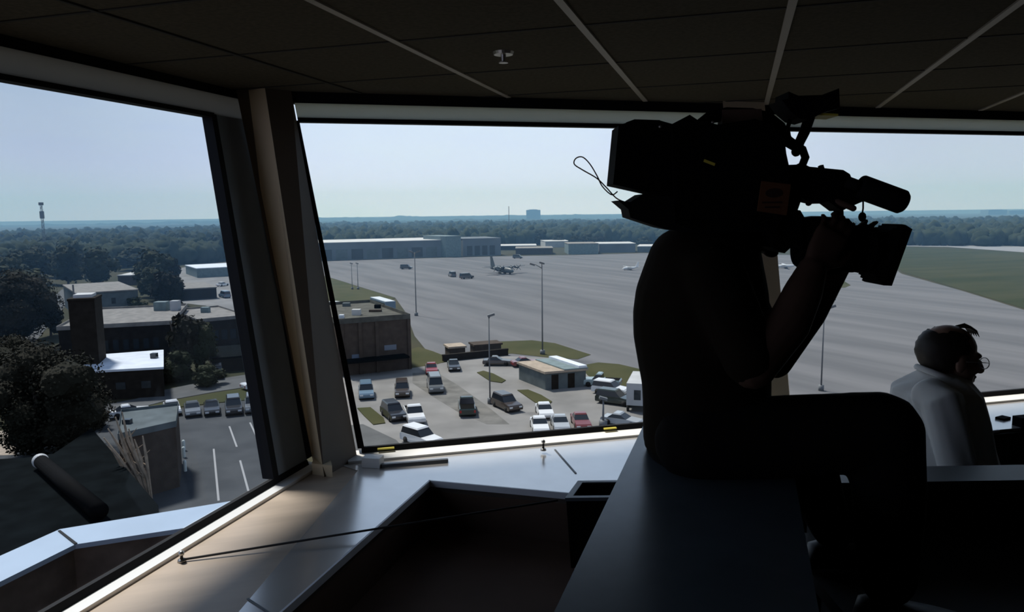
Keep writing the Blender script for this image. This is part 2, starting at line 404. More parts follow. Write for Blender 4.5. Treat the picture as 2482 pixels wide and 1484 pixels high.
MB().tube([sp+V((0, 0, 0)), sp+V((0, 0, -.010))], [0.038, 0.034], 20).build('escutcheon', M['metal'], spr)
MB().tube([sp+V((0, 0, -.008)), sp+V((0, 0, -.034))], [0.010, 0.007], 10).build('stem', M['metal'], spr)
MB().tube([sp+V((0, 0, -.034)), sp+V((0, 0, -.038))], [0.017, 0.017], 12).build('deflector', M['metal'], spr)

# --- floor, unseen windowless walls that keep the cab dark, wall under the windows, roof eave
fl = [corner(0, 0)*1, WF.pt(F_END, ZB), V((6.1, -2.9, 0)), V((-2.1, -3.3, 0)), WL.pt(L_END, ZB)]
fl = [V((p.x, p.y, 0)) for p in [corner(ZB)] + fl[1:]]
tag(MB().prism([p+V((0, 0, -.15)) for p in fl], fl).build('floor', M['floor']), 'dark carpet floor of the control room', 'floor', kind='structure')
def wall_strip(name, pts, z0, z1, th, label):
    b = MB(); c = V((1.5, 0, 0))
    for a, b2 in zip(pts, pts[1:]):
        e = (b2-a); n = V((-e.y, e.x, 0)).normalized()
        if n.dot((a+b2)/2-c) < 0: n = -n
        b.prism([V((a.x, a.y, z0)), V((b2.x, b2.y, z0)), V((b2.x, b2.y, z0))+n*th, V((a.x, a.y, z0))+n*th],
                [V((a.x, a.y, z1)), V((b2.x, b2.y, z1)), V((b2.x, b2.y, z1))+n*th, V((a.x, a.y, z1))+n*th])
    return tag(b.build(name, M['dark_wall']), label, 'wall', kind='structure')
wall_strip('wall_right', [WF.pt(F_END, ZC, 0.05), V((6.3, -3.1, 0))], -.15, ZC+.12, .12, 'unseen dark wall right of the consoles, left windowless to keep daylight out')
wall_strip('wall_back', [V((6.3, -3.1, 0)), V((-2.3, -3.5, 0)), ], -.15, ZC+.12, .12, 'unseen dark wall behind the camera position, left windowless to keep daylight out')
wall_strip('wall_left', [V((-2.3, -3.5, 0)), WL.pt(L_END, ZC, 0.05)], -.15, ZC+.12, .12, 'unseen dark wall left behind the side window, windowless to keep daylight out')
b = MB()
b.prism([V((*WF.pt(F_END, ZB, .03).xy, -.15)), V((*corner(ZB, .03).xy, -.15)), V((*corner(ZB, .15).xy, -.15)), V((*WF.pt(F_END, ZB, .15).xy, -.15))],
        [V((*WF.pt(F_END, ZB, .03).xy, ZB-.15)), V((*corner(ZB, .03).xy, ZB-.15)), V((*corner(ZB, .15).xy, ZB-.15)), V((*WF.pt(F_END, ZB, .15).xy, ZB-.15))])
b.prism([V((*corner(ZB, .03).xy, -.15)), V((*WL.pt(L_END, ZB, .03).xy, -.15)), V((*WL.pt(L_END, ZB, .15).xy, -.15)), V((*corner(ZB, .15).xy, -.15))],
        [V((*corner(ZB, .03).xy, ZB-.15)), V((*WL.pt(L_END, ZB, .03).xy, ZB-.15)), V((*WL.pt(L_END, ZB, .15).xy, ZB-.15)), V((*corner(ZB, .15).xy, ZB-.15))])
tag(b.build('wall_front', M['gasket']), 'low wall under the front and side windows', 'wall', kind='structure')
EAVE = 0.075
rf = [corner(ZC+.1, EAVE), WF.pt(F_END+.3, ZC+.1, EAVE), V((6.6, -3.4, ZC+.1)), V((-2.5, -3.8, ZC+.1)), WL.pt(L_END-.3, ZC+.1, EAVE)]
tag(MB().prism(rf, [p+V((0, 0, .3)) for p in rf]).build('roof', M['alum']), 'flat roof of the control tower cab with wide eave', 'roof', kind='structure')
e = 0.02
hd = MB()
for w, a, c in ((WF, tf(ZC)-.5, F_END), (WL, L_END, tj(ZC)+.5)):
    hd.ext(w.quad(a, c, a, c, ZH+.005, ZC+.12, .065), w.n*.05)
tag(hd.build('trim_1', M['dark_wall']), 'dark head trim above the windows', 'trim', kind='structure')

# --- counters
C_in = [at_z(650, 1511, ZCNT), at_z(1040, 1166, ZCNT), at_z(1372, 1196, ZCNT), at_z(1500, 1206, ZCNT), at_z(1720, 1120, ZCNT), at_z(2420, 1043, ZCNT), at_z(2800, 1010, ZCNT)]
lb1, lb0 = at_z(868, 1142, ZCNT), at_z(545, 1525, ZCNT)          # border between brown ledge and grey counter
lb1 = lb1
dl = (lb0-lb1)
lb2 = lb1 + dl*1.25
ci2 = C_in[1] + (C_in[0]-C_in[1])*1.2
b = MB()
brown = [zz(WL.pt(L_END, ZB, -.0), 0), zz(corner(ZB), 0), zz(lb1, 0), zz(lb2, 0)]
brown = [WL.pt(-1.6, ZB), corner(ZB), lb1, lb2]
b.flat([(p.x, p.y) for p in brown], ZCNT-.04, ZCNT)
led = b.build('counter_ledge', M['brown_lam'])
tag(led, 'brown laminate ledge along the side window', 'counter ledge')
grey = [lb2, lb1, corner(ZB), WF.pt(F_END-.3, ZB), C_in[6], C_in[5], C_in[4], C_in[3], C_in[2], C_in[1], ci2]
cnt = thing('counter', 'pale grey laminate counter along the front window', 'counter', C_in[1])
# split so that faces stay planar and simple
b = MB()
b.flat([(p.x, p.y) for p in grey], ZCNT-.04, ZCNT+.002)
bmesh.ops.triangulate(b.bm, faces=b.bm.faces)
b.build('counter_top', M['grey_lam'], cnt)
b = MB()
for a, c in zip([ci2]+C_in[1:5], C_in[1:6]):
    e = (c-a).normalized(); n = V((e.y, -e.x, 0))
    b.prism([zz(a, ZCNT-.02), zz(c, ZCNT-.02), zz(c, ZCNT-.02)+n*.007, zz(a, ZCNT-.02)+n*.007],
            [zz(a, ZCNT+.0035), zz(c, ZCNT+.0035), zz(c, ZCNT+.0035)+n*.007, zz(a, ZCNT+.0035)+n*.007])
b.build('edge_band', M['edge_lam'], cnt)
s1, s2 = at_z(1345, 1090, ZCNT+.003), at_z(1396, 1148, ZCNT+.003)
n = (s2-s1).normalized(); n = V((n.y, -n.x, 0))*.0035
MB().prism([s1-n, s1+n, s2+n, s2-n], [p+V((0, 0, .0015)) for p in (s1-n, s1+n, s2+n, s2-n)]).build('joint', M['console_cap'], cnt)
s1, s2 = at_z(600, 1452, ZCNT+.003), at_z(652, 1486, ZCNT+.003)
n = (s2-s1).normalized(); n = V((n.y, -n.x, 0))*.003
MB().prism([s1-n, s1+n, s2+n, s2-n], [p+V((0, 0, .0015)) for p in (s1-n, s1+n, s2+n, s2-n)]).build('joint', M['console_cap'], cnt)
# lower brown desk
ZD = 0.55
desk = thing('desk', 'dark brown lower desk in front of the grey counter', 'desk', zz(C_in[1], ZD))
dp = [ci2, C_in[1], C_in[2], C_in[3], V((.52, 2.42, 0)), V((.40, 2.20, 0)), V((.30, 2.0, 0)), V((.0, 1.05, 0)), V((-.6, 1.05, 0))]
b = MB(); b.flat([(p.x, p.y) for p in dp], ZD-.04, ZD); bmesh.ops.triangulate(b.bm, faces=b.bm.faces); b.build('desk_top', M['dark_lam'], desk)
b = MB()
for a, c in zip([ci2]+C_in[1:3], C_in[1:4]):
    e = (c-a).normalized(); n = V((e.y, -e.x, 0))
    b.prism([zz(a, ZD), zz(c, ZD), zz(c, ZD)-n*.02, zz(a, ZD)-n*.02], [zz(a, ZCNT-.02), zz(c, ZCNT-.02), zz(c, ZCNT-.02)-n*.02, zz(a, ZCNT-.02)-n*.02])
b.build('back_panel', M['dark_lam'], desk)
b = MB(); b.flat([(-.5, 1.3), (.0, 1.3), (.15, 2.2), (-.3, 2.3)], 0, ZD-.04); b.build('pedestal', M['dark_lam'], desk)

# cleats on the sills, the cord, bin and small things
def cleat(px, py, z, label, h):
    p = at_z(px, py, z)
    t = thing('cord_cleat', label, 'cleat', p)
    MB().tube([p, p+V((0, 0, .008))], [.013, .011], 14).build('base', M['metal'], t, True)
    MB().tube([p+V((0, 0, .006)), p+V((0, 0, h))], [.005, .004], 10).build('post', M['cord'], t, True)
    MB().ball(p+V((0, 0, h+.004)), .009).build('knob', M['metal'], t, True)
    return p
p1 = cleat(441, 1362, ZCNT, 'small metal knob on brown ledge, tied to the cord', .022)
p2 = cleat(1317, 1092, ZCNT+.014, 'small metal peg standing at the foot of the front sill', .034)
pe = at_y(1352, 1213, 2.41)
b = MB(); b.tube([p1+V((0, 0, .006)), p1.lerp(pe, .5)+V((0, 0, .0035)), pe], .0038, 8)
tag(b.build('cord', M['cord'], None, True), 'thin dark cord pulled tight from the ledge knob over the counter', 'cord')
yb = 2.50
binb = thing('waste_bin', 'small dark square bin with grey rim beside the grey counter', 'bin', at_z(1425, 1332, ZD))
r0, r1, r2, r3 = at_y(1372, 1206, 2.385), at_y(1505, 1212, 2.385), at_y(1530, 1164, 2.54), at_y(1402, 1160, 2.54)
zr = sum(p.z for p in (r0, r1, r2, r3))/4
top = [zz(p, zr) for p in (r0, r1, r2, r3)]
cc = sum(top, V())/4
bot = [zz(cc + (p-cc)*.86, ZD) for p in top]
inn = [cc + (p-cc)*.80 for p in top]; innb = [zz(cc + (p-cc)*.70, ZD+.012) for p in top]
b = MB(); vb, vt, vi, vib = b.verts(bot), b.verts([p-V((0, 0, .004)) for p in top]), b.verts([p-V((0, 0, .004)) for p in inn]), b.verts(innb)
b.bm.faces.new(vb); b.bm.faces.new(vib)
for i in range(4):
    j = (i+1) % 4
    b.bm.faces.new([vb[i], vb[j], vt[j], vt[i]]); b.bm.faces.new([vt[i], vt[j], vi[j], vi[i]]); b.bm.faces.new([vi[i], vi[j], vib[j], vib[i]])
b.build('bin_body', M['black'], binb)
b = MB()
out = [cc + (p-cc)*1.03 for p in top]
for i in range(4):
    j = (i+1) % 4
    b.prism([out[i]-V((0, 0, .012)), out[j]-V((0, 0, .012)), inn[j]-V((0, 0, .012)), inn[i]-V((0, 0, .012))], [out[i], out[j], inn[j], inn[i]])
b.build('rim', M['grey_plastic'], binb)
a, c = at_z(925, 1132, ZCNT+.004), at_z(1086, 1119, ZCNT+.004)
n = V((c-a).normalized()); n = V((n.y, -n.x, 0))*.009
tag(MB().ext([a-n, a+n, c+n, c-n], (0, 0, .012)).build('ruler', M['console_cap'], bevel=.001), 'long narrow grey bar lying on the counter below the front sill', 'bar')
p = at_z(902, 1134, ZCNT+.003)
tag(MB().box(p+V((0, .02, .02)), (.075, .05, .04), Matrix.Rotation(-.2, 3, 'Z')).build('notepad_block', M['sill'], bevel=.004), 'small white block beside the foot of the corner column', 'block')
for px, py, w, lab in ((935, 1091, .035, 'yellow sticker at the column end of the front sill'), (1478, 1053, .03, 'yellow sticker on the front sill left of the cameraman')):
    t, z = WF.hit(px, py)
    q = [WF.pt(t-w, ZB-.014, -.009), WF.pt(t+w, ZB-.014, -.009), WF.pt(t+w, ZB-.008, -.011), WF.pt(t-w, ZB-.008, -.011)]
    k = WF.pt(t, ZB, 0)
    tag(MB().box(V((k.x, k.y, ZB-.006)) - WF.n*.016, (w*2, .012, .006), Matrix.Rotation(PI/2-AF, 3, 'Z')).build('sticker', M['yellow']), lab, 'sticker')

# --- tall console the cameraman sits on
ZS = 1.09
k0, k1 = at_z(1340, 1490, ZS), at_z(1561, 1028, ZS)
dk = (k1-k0).normalized(); nk = V((dk.y, -dk.x, 0))
k0 = k0 - dk*.5
con = thing('console_cabinet', 'tall dark cabinet with charcoal top under the cameraman', 'cabinet', zz((k0+k1)/2, 0))
q = [k0, k1, k1+nk*.42, k0+nk*.42]
MB().prism([zz(p, ZS-.03) for p in q], [zz(p, ZS) for p in q]).build('cabinet_top', M['console_top'], con, bevel=.003)
q2 = [k0+nk*.02+dk*.02, k1+nk*.02-dk*.02, k1+nk*.40-dk*.02, k0+nk*.40+dk*.02]
MB().prism([zz(p, 0) for p in q2], [zz(p, ZS-.03) for p in q2]).build('cabinet_body', M['console'], con)

# --- operator desk at the right with grey capped riser, low shelf for the feet, indicator lamp
op = thing('operator_console', 'black operator desk with grey capped riser between the two people', 'desk', V((1.4, 1.9, 0)))
ya = 2.36
r_l, r_r = at_y(1960, 1138, ya), at_y(2700, 1150, ya)
zcap = at_y(2300, 1141, ya).z
MB().prism([V((r_l.x, ya-.10, zcap-.03)), V((3.0, ya-.10+.02, zcap-.03)), V((3.0, ya+.06, zcap-.03)), V((r_l.x, ya+.04, zcap-.03))],
           [V((r_l.x, ya-.10, zcap)), V((3.0, ya-.10+.02, zcap)), V((3.0, ya+.06, zcap)), V((r_l.x, ya+.04, zcap))]).build('cap', M['console_cap'], op, bevel=.004)
MB().box((lerp(r_l.x, 3, .5), ya-.02, zcap/2-.015), (3-r_l.x-.02, .08, zcap-.03)).build('riser', M['console'], op)
MB().box((1.93, 1.95, .68), (2.14, .74, .04)).build('desk_top', M['console'], op, bevel=.004)
for x in (r_l.x+.05, 2.9): MB().box((x, 1.95, .33), (.05, .66, .66)).build('leg', M['console'], op)
lp = at_y(2440, 1350, ya-.065)
MB().tube([lp+V((0, .006, 0)), lp-V((0, .004, 0))], [.016, .014], 14).build('indicator_lamp', M['blue_led'], op)
# clutter and a dark monitor on the window counter at the right
mp = at_z(2478, 1075, ZCNT)
mon = thing('monitor', 'dark monitor at the right end of the window counter', 'monitor', V((2.72, 3.15, ZCNT)))
c0 = at_y(2462, 1010, 3.2)
MB().box(at_y(2500, 1075, 3.38), (.19, .05, .27), Matrix.Rotation(.25, 3, 'Z')).build('screen_case', M['black'], mon, bevel=.008)
MB().box(at_y(2500, 1075, 3.38)+V((0, .0, -.21)), (.05, .04, .20)).build('stand', M['black'], mon)
gs = thing('flight_strip_tray', 'flat tray with green edged papers in front of the white sill', 'tray', at_z(2420, 1030, .86))
tb = at_y(2430, 1030, 3.45)
MB().box(tb+V((0, 0, -.012)), (.34, .16, .02), Matrix.Rotation(.2, 3, 'Z')).build('tray_base', M['black'], gs, bevel=.003)
MB().box(tb+V((-.04, -.02, .003)), (.18, .10, .008), Matrix.Rotation(.25, 3, 'Z')).build('paper', M['paper'], gs)
MB().box(tb+V((.02, .03, .02)), (.06, .04, .02), Matrix.Rotation(.5, 3, 'Z')).build('clip', M['black'], gs, bevel=.003)
MB().box(zz(tb, 0)+V((0, 0, (tb.z-.022+ZCNT)/2)), (.26, .10, tb.z-.022-ZCNT)).build('stand', M['black'], gs)
rad = thing('radar_display', 'dim green desk display beside the seated man', 'display', at_z(2440, 1130, ZCNT))
rp = at_y(2440, 1095, 3.30)
MB().box(rp, (.20, .03, .18), Matrix.Rotation(.2, 3, 'Z')).build('display_case', M['black'], rad, bevel=.006)
MB().box(rp+V((-.003, -.016, 0)), (.17, .004, .15), Matrix.Rotation(.2, 3, 'Z')).build('screen', M['screen_green'], rad)
MB().box(V((rp.x, rp.y+.01, (rp.z-.09)/2)), (.12, .05, rp.z-.09)).build('stand', M['black'], rad)
# ------------------------------------------------------------------ people
X, Y, Z = V((1, 0, 0)), V((0, 1, 0)), V((0, 0, 1))
def fuse(mb, name, mats, parent, voxel, smooth=4):
    """one continuous surface out of overlapping closed shapes"""
    o = mb.build(name, mats, parent, True)
    md = o.modifiers.new('r', 'REMESH'); md.mode = 'VOXEL'; md.voxel_size = voxel; md.use_smooth_shade = True
    ms = o.modifiers.new('s', 'SMOOTH'); ms.iterations = smooth; ms.factor = 0.5
    bpy.context.view_layer.update()
    me = bpy.data.meshes.new_from_object(o.evaluated_get(bpy.context.evaluated_depsgraph_get()))
    o.modifiers.clear(); old = o.data; o.data = me; me.name = name; bpy.data.meshes.remove(old)
    me.materials.clear()
    for m in (mats if isinstance(mats, (list, tuple)) else [mats]): me.materials.append(m)
    for p in me.polygons: p.use_smooth = True; p.material_index = 0
    return o
def oval(c, a, b, n=24, p=2.3):
    r = []
    for k in range(n):
        t = 2*PI*k/n; ct, st = math.cos(t), math.sin(t)
        r.append(c + a*(math.copysign(abs(ct)**(2/p), ct)) + b*(math.copysign(abs(st)**(2/p), st)))
    return r
def torso(mb, rows, yc, shrink=0.0):
    rings = []
    for py, l, r, hy in rows:
        A, B = at_y(l, py, yc), at_y(r, py, yc)
        rings.append(oval((A+B)/2, X*max(.02, ((B-A).length/2-shrink)), Y*max(.02, hy-shrink)))
    return mb.loft(rings)
def limb(mb, pts, rad): return mb.tube(pts, rad, 14, True)
def hand(mb, w, f, n, side, curl=0.5, s=1.0, spread=0.06):
    """w wrist, f finger direction, n palm normal (the way the palm looks), side: unit vector towards the thumb"""
    f = V(f).normalized(); n = (V(n)-f*V(n).dot(f)).normalized(); sd = f.cross(n)
    if sd.dot(V(side)) < 0: sd = -sd
    pl = 0.092*s
    rings = []
    for k, (hw, ht) in ((0, (.026, .020)), (.35, (.036, .017)), (.8, (.042, .014)), (1.0, (.040, .011))):
        rings.append(oval(w + f*(pl*k), sd*hw*s, n*ht*s, 16, 2.6))
    mb.loft(rings)
    for i, (ln, r) in enumerate(((.070, .0090), (.079, .0093), (.073, .0088), (.056, .0080))):
        off = (0.030 - i*0.0200)*s
        p = w + f*(pl*(.98 - (.03 if i in (0,) else .06 if i == 3 else 0))) + sd*off
        d = (f + sd*(0.5-i/3)*2*spread).normalized(); pts = [p - d*.01]; rad = [r*s]
        a = 0
        for j, seg in enumerate((.45, .31, .24)):
            a += curl*(.6, .9, .6)[j]*(1+.08*i)
            dd = d*math.cos(a) + n*math.sin(a)
            pts.append(pts[-1] + dd*(ln*seg*s + (.01 if j == 0 else 0))); rad.append(r*s*(1-.09*(j+1)))
        limb(mb, pts, rad)
    p = w + f*pl*.22 + sd*.028*s
    d1 = (f*.62 + sd*.72 + n*.25).normalized(); d2 = (f*.85 + sd*.35 + n*.45).normalized()
    limb(mb, [p, p+d1*.042*s, p+d1*.042*s+d2*.030*s, p+d1*.042*s+d2*.030*s+(d2+n*.3).normalized()*.024*s], [.0135*s, .0115*s, .0102*s, .0088*s])
def head(mb, c, f, u, s):
    f = V(f).normalized(); u = (V(u)-f*V(u).dot(f)).normalized(); l = u.cross(f)
    R = Matrix((f, l, u)).transposed()
    q = lambda a, b, d: c + (f*a + l*b + u*d)*s
    B = lambda a, b, d, r: mb.ball(q(a, b, d), tuple(x*s for x in r), R, 3)
    B(-.10, 0, .26, (.84, .66, .72)); B(.31, 0, -.20, (.55, .52, .76)); B(.42, 0, -.66, (.42, .42, .32))
    B(.74, 0, .17, (.14, .38, .12)); B(.74, 0, -.88, (.17, .20, .14)); B(.84, 0, -.49, (.10, .20, .065)); B(.82, 0, -.62, (.10, .18, .075))
    for sg in (-1, 1):
        B(-.04, sg*.65, -.10, (.17, .08, .27)); B(.64, sg*.32, -.22, (.16, .17, .16)); B(.96, sg*.11, -.27, (.09, .09, .08))
    limb(mb, [q(.80, 0, .12), q(.97, 0, -.10), q(1.06, 0, -.27)], [.09*s, .11*s, .13*s])
    return q, R

# --- the cameraman on the cabinet
yM = 1.97
cm_rows = [(548, 1640, 1790, .09), (572, 1603, 1815, .15), (598, 1584, 1828, .18), (650, 1565, 1836, .20), (700, 1547, 1846, .205), (760, 1538, 1852, .20), (820, 1539, 1854, .195),
           (880, 1549, 1856, .19), (940, 1560, 1856, .185), (985, 1562, 1854, .185), (1040, 1562, 1850, .18), (1085, 1563, 1850, .175)]
hc = at_y(1814, 497, 2.05); hf = V((.97, .02, -.22)); hs = .125
sh_r, el_r, wr_r = at_y(1728, 655, 1.80), at_y(1826, 893, 1.69), at_y(1968, 655, 1.745)
sh_l, el_l, wr_l = at_y(1760, 665, 2.14), at_y(1880, 880, 2.20), at_y(2030, 650, 2.03)
hip_r, kn_r, an_r = at_y(1690, 1070, 1.85), at_y(2135, 1045, 1.77), at_y(2150, 1415, 1.76)
hip_l, kn_l, an_l = at_y(1710, 1082, 2.08), at_y(1960, 1128, 2.10), V((.93, 2.08, .80))
md_r = at_y(1930, 1057, 1.81)
mb = MB()
torso(mb, cm_rows, yM, .014)
q, R = head(mb, hc, hf, Z, hs)
limb(mb, [at_y(1735, 600, yM), q(-.15, 0, -.45)], [.066, .060])
limb(mb, [sh_r, el_r], [.060, .047]); limb(mb, [el_r, at_y(1912, 785, 1.71), at_y(1948, 705, 1.73), wr_r], [.050, .050, .044, .034])
limb(mb, [sh_l, el_l], [.060, .047]); limb(mb, [el_l, at_y(1965, 760, 2.14), wr_l], [.047, .044, .032])
hand(mb, wr_r + V((.005, .0, .012)), at_y(2035, 545, 1.765)-wr_r, V((.1, 1, .05)), V((.7, 0, -.3)), .45)
hand(mb, wr_l, at_y(2085, 560, 2.0)-wr_l, V((-.1, -1, .1)), V((.7, 0, -.3)), .4)
limb(mb, [hip_r, md_r, kn_r], [.095, .085, .070]); limb(mb, [kn_r, kn_r.lerp(an_r, .4), an_r], [.066, .062, .044])
limb(mb, [hip_l, kn_l], [.095, .068]); limb(mb, [kn_l, kn_l.lerp(an_l, .4), an_l], [.062, .056, .042])
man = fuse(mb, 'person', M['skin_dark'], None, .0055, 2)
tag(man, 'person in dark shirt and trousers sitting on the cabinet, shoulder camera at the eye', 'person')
mb = MB(); torso(mb, cm_rows, yM)
limb(mb, [sh_r + V((-.03, .06, .0)), sh_r, sh_r.lerp(el_r, .55), sh_r.lerp(el_r, .92)], [.06, .076, .070, .064])
limb(mb, [sh_l + V((-.03, -.06, 0)), sh_l, sh_l.lerp(el_l, .55), sh_l.lerp(el_l, .92)], [.06, .074, .068, .062])
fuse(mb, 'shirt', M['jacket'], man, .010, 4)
b = MB(); b.tube([at_y(1668+ (142*k/12.0), 590-18*math.sin(PI*k/12), yM-.075+.0*k) for k in range(13)], .012, 8, True)
b.build('collar', M['jacket'], man, True)
mb = MB()
torso(mb, [(1030, 1572, 1850, .172), (1085, 1568, 1862, .18), (1130, 1578, 1850, .175), (1152, 1604, 1838, .16)], yM)
limb(mb, [hip_r, md_r, kn_r], [.110, .1045, .098]); limb(mb, [kn_r, at_y(2154, 1200, 1.76), an_r + V((0, 0, .015))], [.098, .086, .070])
limb(mb, [hip_l, kn_l], [.105, .082]); limb(mb, [kn_l, kn_l.lerp(an_l, .5), an_l + V((0, 0, .02))], [.080, .070, .060])
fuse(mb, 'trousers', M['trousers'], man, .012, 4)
def shoe(a, d, parent):
    d = V((d.x, d.y, 0)).normalized(); sd = V((-d.y, d.x, 0)); z0 = .703
    mb = MB(); rings = []
    for k, hw, ht in ((-.075, .018, .030), (-.06, .032, .075), (0, .037, .085), (.06, .042, .062), (.13, .046, .046), (.18, .038, .036), (.205, .016, .022)):
        c = V((a.x, a.y, z0)) + d*k
        rings.append(oval(c + Z*ht/2, sd*hw, Z*ht/2, 16, 3))
    mb.loft(rings); return mb.build('shoe', M['shoe'], parent, True)
shoe(an_r, V((1, -.1, 0)), man); shoe(an_l, V((1, .1, 0)), man)
hb = MB(); hb.ball(q(-.16, 0, .27), (.86*hs, .70*hs, .75*hs), R, 3)
iq = lambda p: ((p-hc).dot(V(hf).normalized())/hs, (p-hc).dot(R.col[1])/hs, (p-hc).dot(R.col[2])/hs)
bmesh.ops.delete(hb.bm, geom=[v for v in hb.bm.verts if iq(v.co)[2] < -.38 or (iq(v.co)[0] > .30 and iq(v.co)[2] < .50)], context='VERTS')
hb.build('hair', M['hair'], man, True)
for sg in (-1, 1):
    MB().ball(q(.75, sg*.29, -.02), .095*hs, None, 2).build('eye', M['eye'], man, True)

# --- the shoulder camera
vc = thing('video_camera', 'black shoulder video camera with lamp on top and long microphone', 'video camera', at_y(1740, 540, 1.86))
yC = 1.855
def pxp(poly, y0, y1, ym=yC):
    """outline measured on the middle plane, given its real thickness"""
    pts = [at_y(x, y, ym) for x, y in poly]
    return [V((p.x, y0, p.z)) for p in pts], [V((p.x, y1, p.z)) for p in pts]
def plate(name, poly, y0, y1, m, bev=.006):
    b = MB(); b.prism(*pxp(poly, y0, y1, y0)); return b.build(name, m, vc, bevel=bev)
plate('battery', [(1500, 303), (1545, 290), (1600, 292), (1650, 306), (1644, 478), (1590, 470), (1486, 447)], 1.80, 1.92, M['black'])
plate('battery_clip', [(1519, 296), (1538, 289), (1600, 291), (1596, 300), (1522, 306)], 1.83, 1.89, M['black'], .003)
plate('camera_body', [(1630, 300), (1672, 278), (1690, 290), (1740, 302), (1830, 288), (1868, 300), (1888, 318), (1902, 338), (1906, 372), (1912, 400), (1912, 500), (1880, 562), (1700, 566), (1636, 540)], 1.785, 1.925, M['black'])
plate('shoulder_pad', [(1498, 486), (1528, 490), (1560, 470), (1640, 480), (1720, 520), (1718, 566), (1640, 560), (1608, 554), (1528, 528), (1524, 508)], 1.80, 1.93, M['black_rough'], .008)
b = MB(); b.tube([at_y(x, y, yC) for x, y in ((1700, 300), (1722, 284), (1760, 277), (1820, 279), (1860, 288), (1888, 310), (1908, 342), (1936, 360))], [.014, .016, .017, .017, .017, .017, .014, .012], 12, True)
b.build('carry_handle', M['black'], vc, True)
plate('handle_grip', [(1752, 266), (1846, 264), (1850, 300), (1750, 300)], 1.835, 1.875, M['dark_lam'], .004)
# lens, hood, strap grip
ax0, ax1 = at_y(1936, 592, yC), at_y(2130, 609, yC)
b = MB(); dx = (ax1-ax0)
lens_p = [(0, .055), (.10, .066), (.30, .067), (.32, .062), (.55, .0590), (.57, .0605), (.70, .0590), (.72, .055), (.92, .052), (.93, .050), (1.0, .050)]
b.tube([ax0+dx*k for k, r in lens_p], [r for k, r in lens_p], 32)
lens = b.build('lens_barrel', M['black'], vc, True)
ad = dx.normalized(); up = Z - ad*ad.z; up.normalize(); lat = ad.cross(up)
for k, nm in ((.42, 'focus_ring'), (.80, 'zoom_ring')):
    b = MB(); rings = []
    n = 48; r0 = .0625 if k < .5 else .0555
    for t in (-.05, .05):
        rings.append([ax0+dx*(k+t) + (up*math.cos(2*PI*i/n)+lat*math.sin(2*PI*i/n))*(r0+(.003 if i % 2 else 0)) for i in range(n)])
    b.loft(rings); b.build(nm, M['black_rough'], lens)
plate('lens_mount', [(1870, 500), (1940, 510), (1958, 540), (1956, 606), (1926, 592), (1902, 614), (1872, 600)], 1.80, 1.90, M['black'], .006)
plate('lens_grip', [(1945, 530), (1990, 524), (2058, 530), (2072, 547), (2070, 640), (2040, 664), (1990, 668), (1945, 640)], 1.800, 1.862, M['black'], .010)
# rectangular flared hood, open at the front
ha, hb_ = at_y(2136, 610, yC-.045), at_y(2168, 619, yC-.048)
ha.y = hb_.y = yC
fd = V((.955, 0, -.296)); fu = V((.296, 0, .955))
b = MB()
def rect(c, hh, hw, sh=0.0): return [c+fu*hh+Y*hw, c+fu*hh-Y*hw, c-fu*hh-Y*hw, c-fu*hh+Y*hw]
o0, o1 = rect(ha, .050, .040), rect(hb_, .077, .048)
o2 = rect(hb_+fd*.020, .072, .048)
i0, i1 = rect(ha+fd*.004, .045, .035), rect(hb_+fd*.020, .066, .042)
rs = [b.verts(r) for r in (i0, i1, o2, o1, o0)]
for a, c in zip(rs, rs[1:]):
    for i in range(4): b.bm.faces.new([a[i], a[(i+1) % 4], c[(i+1) % 4], c[i]])
for i in range(4): b.bm.faces.new([rs[4][i], rs[4][(i+1) % 4], rs[0][(i+1) % 4], rs[0][i]])
hood = b.build('lens_hood', M['black'], vc)
b = MB()
for k in (.35, .6, .85):
    c = ha.lerp(hb_, k); b.prism(rect(c-fd*.004, lerp(.050, .077, k)+.003, lerp(.040, .048, k)+.002), rect(c+fd*.004, lerp(.050, .077, k)+.004, lerp(.040, .048, k)+.002))
b.build('hood_rib', M['black_rough'], hood)
b = MB(); b.tube([ax1-ad*.01, ax1+ad*.006], [.044, .044], 24); b.build('front_lens', M['lens_glass'], lens)
# viewfinder and microphone
plate('viewfinder', [(1900, 400), (1950, 398), (1962, 404), (2044, 412), (2060, 422), (2068, 440), (2080, 452), (2086, 470), (2098, 486), (2060, 502), (2040, 512), (2008, 488), (1985, 494), (1960, 488), (1944, 480), (1930, 520), (1900, 520)], 1.83, 1.90, M['black'])
plate('viewfinder_knob', [(1990, 402), (1996, 399), (2000, 412), (1992, 412)], 1.85, 1.87, M['black'], .001)
b = MB(); b.tube([at_y(1960, 492, yC+.01), at_y(1985, 470, yC+.0), at_y(2050, 497, yC-.03), at_y(2068, 505, yC-.03)], .008, 8, True); b.build('viewfinder_rail', M['dark_lam'], vc, True)
plate('lens_bracket', [(2030, 500), (2044, 500), (2046, 534), (2026, 534)], 1.85, 1.87, M['black'], .002)
m0, m1 = at_y(2083, 452, 1.83), at_y(2192, 492, 1.83)
b = MB(); b.tube([m0, m0+(m1-m0)*.03, m1-(m1-m0)*.06, m1], [.027, .0295, .0295, .024], 20); b.tube([m0-(m1-m0)*.3, m0+(m1-m0)*.05], .014, 12); b.build('microphone', M['black_rough'], vc, True)
b = MB(); b.tube([at_y(2092, 487, yC), at_y(2092, 505, yC), at_y(2090, 518, yC)], .0022, 8); b.ball(at_y(2090, 526, yC), (.0095, .0095, .0125)); b.build('hanging_cap', M['black'], vc, True)
